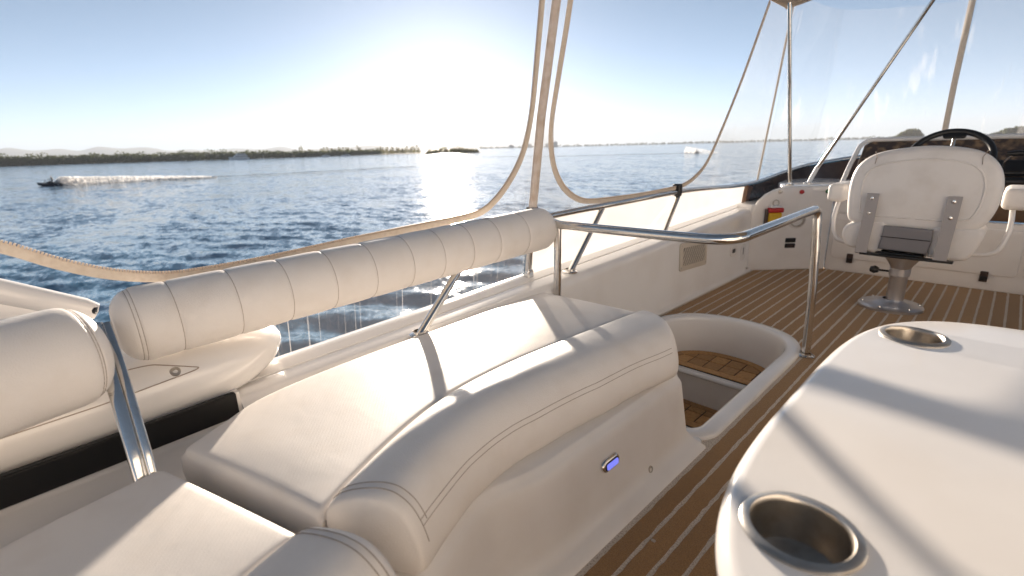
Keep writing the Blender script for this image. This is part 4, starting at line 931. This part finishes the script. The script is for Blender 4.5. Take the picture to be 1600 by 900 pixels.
# ================================================================== HELM CHAIR
def chair():
    t = empty('helm_chair', (-.50, 4.62, 0), 'white vinyl helm chair on an aluminium pedestal', 'chair')
    TI = .06                                                               # backrest rakes slightly
    B = lambda u, v, w: (u, 4.42 - w + TI * (v - .65), v)
    O = spline([(-.50, .628), (-.26, .628), (-.12, .665), (-.058, .78), (-.048, .95), (-.10, 1.085), (-.22, 1.165), (-.45, 1.192), (-.70, 1.158), (-.82, 1.085), (-.865, .965), (-.862, .78), (-.83, .665), (-.70, .632), (-.50, .628)], 90)[:-1]
    bk = slab('backrest', O, -.06, .075, .05, B, VINYL2, t, k=7, crown=.014)
    In = inset(O, .085); In = In[(In[:, 1] > .66)]
    i0 = int(np.argmin(In[:, 1] + In[:, 0] * 0 + (In[:, 0] > -.4) * -.0)); In = np.roll(In, -int(np.argmax(np.linalg.norm(np.diff(np.vstack([In, In[:1]]), axis=0), axis=1))) - 1, 0)
    tube('piping', [B(u, v, .078) for u, v in In], .006, VINYL2, bk, 8)
    for x, m in ((-.73, 1), (-.17, -1)): tube('seam', [B(x, 1.075, .079), B(x + .005 * m, 1.12, .076), B(x - .012 * m, 1.16, .05)], .002, SEAM, bk, 5)
    # seat: two side lobes and the pad under the hinged grey middle
    Sx = lambda u, v, w: (u, 4.34 + w, v)
    for P in ([(-.86, .56), (-.83, .49), (-.775, .468), (-.60, .468), (-.60, .665), (-.70, .672), (-.82, .648), (-.855, .61)], [(-.345, .458), (-.24, .450), (-.155, .456), (-.118, .50), (-.092, .58), (-.085, .635), (-.125, .668), (-.23, .668), (-.345, .655)]):
        slab('seat_lobe', spline(P + P[:1], 48)[:-1], 0, .42, .026, Sx, VINYL2, t)
    slab('seat_pad', rrect(-.62, 4.40, -.33, 4.95, .06), .47, .60, .04, XY, VINYL2, t)
    g = slab('grey_hinge_panel', [(-.622, .485), (-.345, .478), (-.332, .565), (-.335, .648), (-.608, .655), (-.612, .57)], 0, .03, .012, lambda u, v, w: (u, 4.345 - w, v), GREYVINYL, t)
    tube('seam', [(-.615, 4.312, .578), (-.338, 4.312, .572)], .003, BLACKPL, g, 6)
    for x in (-.703, -.262):
        P = [(x + .002, 4.318, .868), (x, 4.300, .70), (x - .005, 4.285, .56), (x - .008, 4.275, .452), (x - .008, 4.32, .438), (x - .008, 4.5, .436)]; V = []
        for p in P: V += [(p[0] - .036, p[1], p[2]), (p[0] + .036, p[1], p[2]), (p[0] + .036, p[1] + .006, p[2] + .006), (p[0] - .036, p[1] + .006, p[2] + .006)]
        st = mk('back_strap', V, grid_f(6, 4, False, True) + [(0, 1, 2, 3), (20, 21, 22, 23)], GREYSTRAP, t, 30)
        for v in (.84, .735): V, F = lathe_vf([(.013, 0), (.011, .005), (.0001, .006)], (x, 4.317 - (.868 - v) * .1, v), 12, (0, -1, 0)); mk('bolt', V, F, STEEL, st)
    slab('slide_rail', rrect(-.72, 4.27, -.20, 4.33, .01), .440, .456, .004, XY, BLACKPL, t)
    slab('seat_frame', rrect(-.64, 4.34, -.36, 4.86, .03), .425, .465, .008, XY, BLACKPL, t)
    # pedestal
    mk('pedestal', *lathe_vf([(.13, .424), (.125, .41), (.07, .33), (.060, .30), (.0565, .29), (.0565, .05)], (-.50, 4.60, 0), 32), ALU, t)
    mk('collar', *lathe_vf([(.060, .25), (.066, .255), (.066, .305), (.060, .31)], (-.50, 4.60, 0), 32), ALU, t)
    mk('base_plate', *lathe_vf([(.205, .001), (.206, .018), (.19, .030), (.165, .034), (.14, .036), (.11, .052), (.08, .062), (.056, .066)], (-.52, 4.60, 0), 48), ALU, t)
    for q in range(6): th = q * math.pi / 3 + .3; V, F = lathe_vf([(.011, .030), (.009, .04), (.0001, .042)], (-.52 + .178 * math.cos(th), 4.60 + .178 * math.sin(th), 0), 10); mk('bolt', V, F, STEEL, t)
    k = tube('lever', [(-.555, 4.60, .275), (-.63, 4.585, .278)], .008, BLACKPL, t, 8); V, F = lathe_vf([(.0001, -.032), (.020, -.026), (.031, 0), (.020, .026), (.0001, .032)], (-.655, 4.58, .279), 18, (1, 0, 0)); mk('knob', V, F, BLACKPL, k)
    # arms
    for x0, x1, sg in ((-1.035, -.905, -1), (-.045, .095, 1)):
        a = slab('armrest', rrect(x0, .782, x1, .918, .035), 0, .42, .035, lambda u, v, w: (u, 4.52 + w, v), VINYL2, t)
        xm = (x0 + x1) / 2; P = [(xm - sg * .01, 4.60, .80), (xm, 4.56, .66), (xm - sg * .02, 4.54, .54), (xm - sg * .07, 4.53, .485), (xm - sg * .20, 4.53, .468)]; tube('arm_tube', spline(P, 22), .0155, GEL, a, 10)
chair()

# ================================================================== HAZE
def haze():
    x0, x1, y0, y1, z0, z1 = -15000, 9000, -9000, 15000, ZS - 3, 330
    V, F = box_vf((x0, y0, z0), (x1, y1, z1)); m = bpy.data.materials.new('haze'); m.use_nodes = True; n = m.node_tree.nodes; n.remove(n['Principled BSDF'])
    v = n.new('ShaderNodeVolumePrincipled'); v.inputs['Color'].default_value = (.76, .84, .95, 1); v.inputs['Density'].default_value = 1.4e-4; v.inputs['Anisotropy'].default_value = 0.0
    m.node_tree.links.new(v.outputs[0], n['Material Output'].inputs['Volume'])
    tag(mk('haze', V, F, m, None, 0), 'thin sea haze softening the far shore', None, None, 'stuff')
haze()
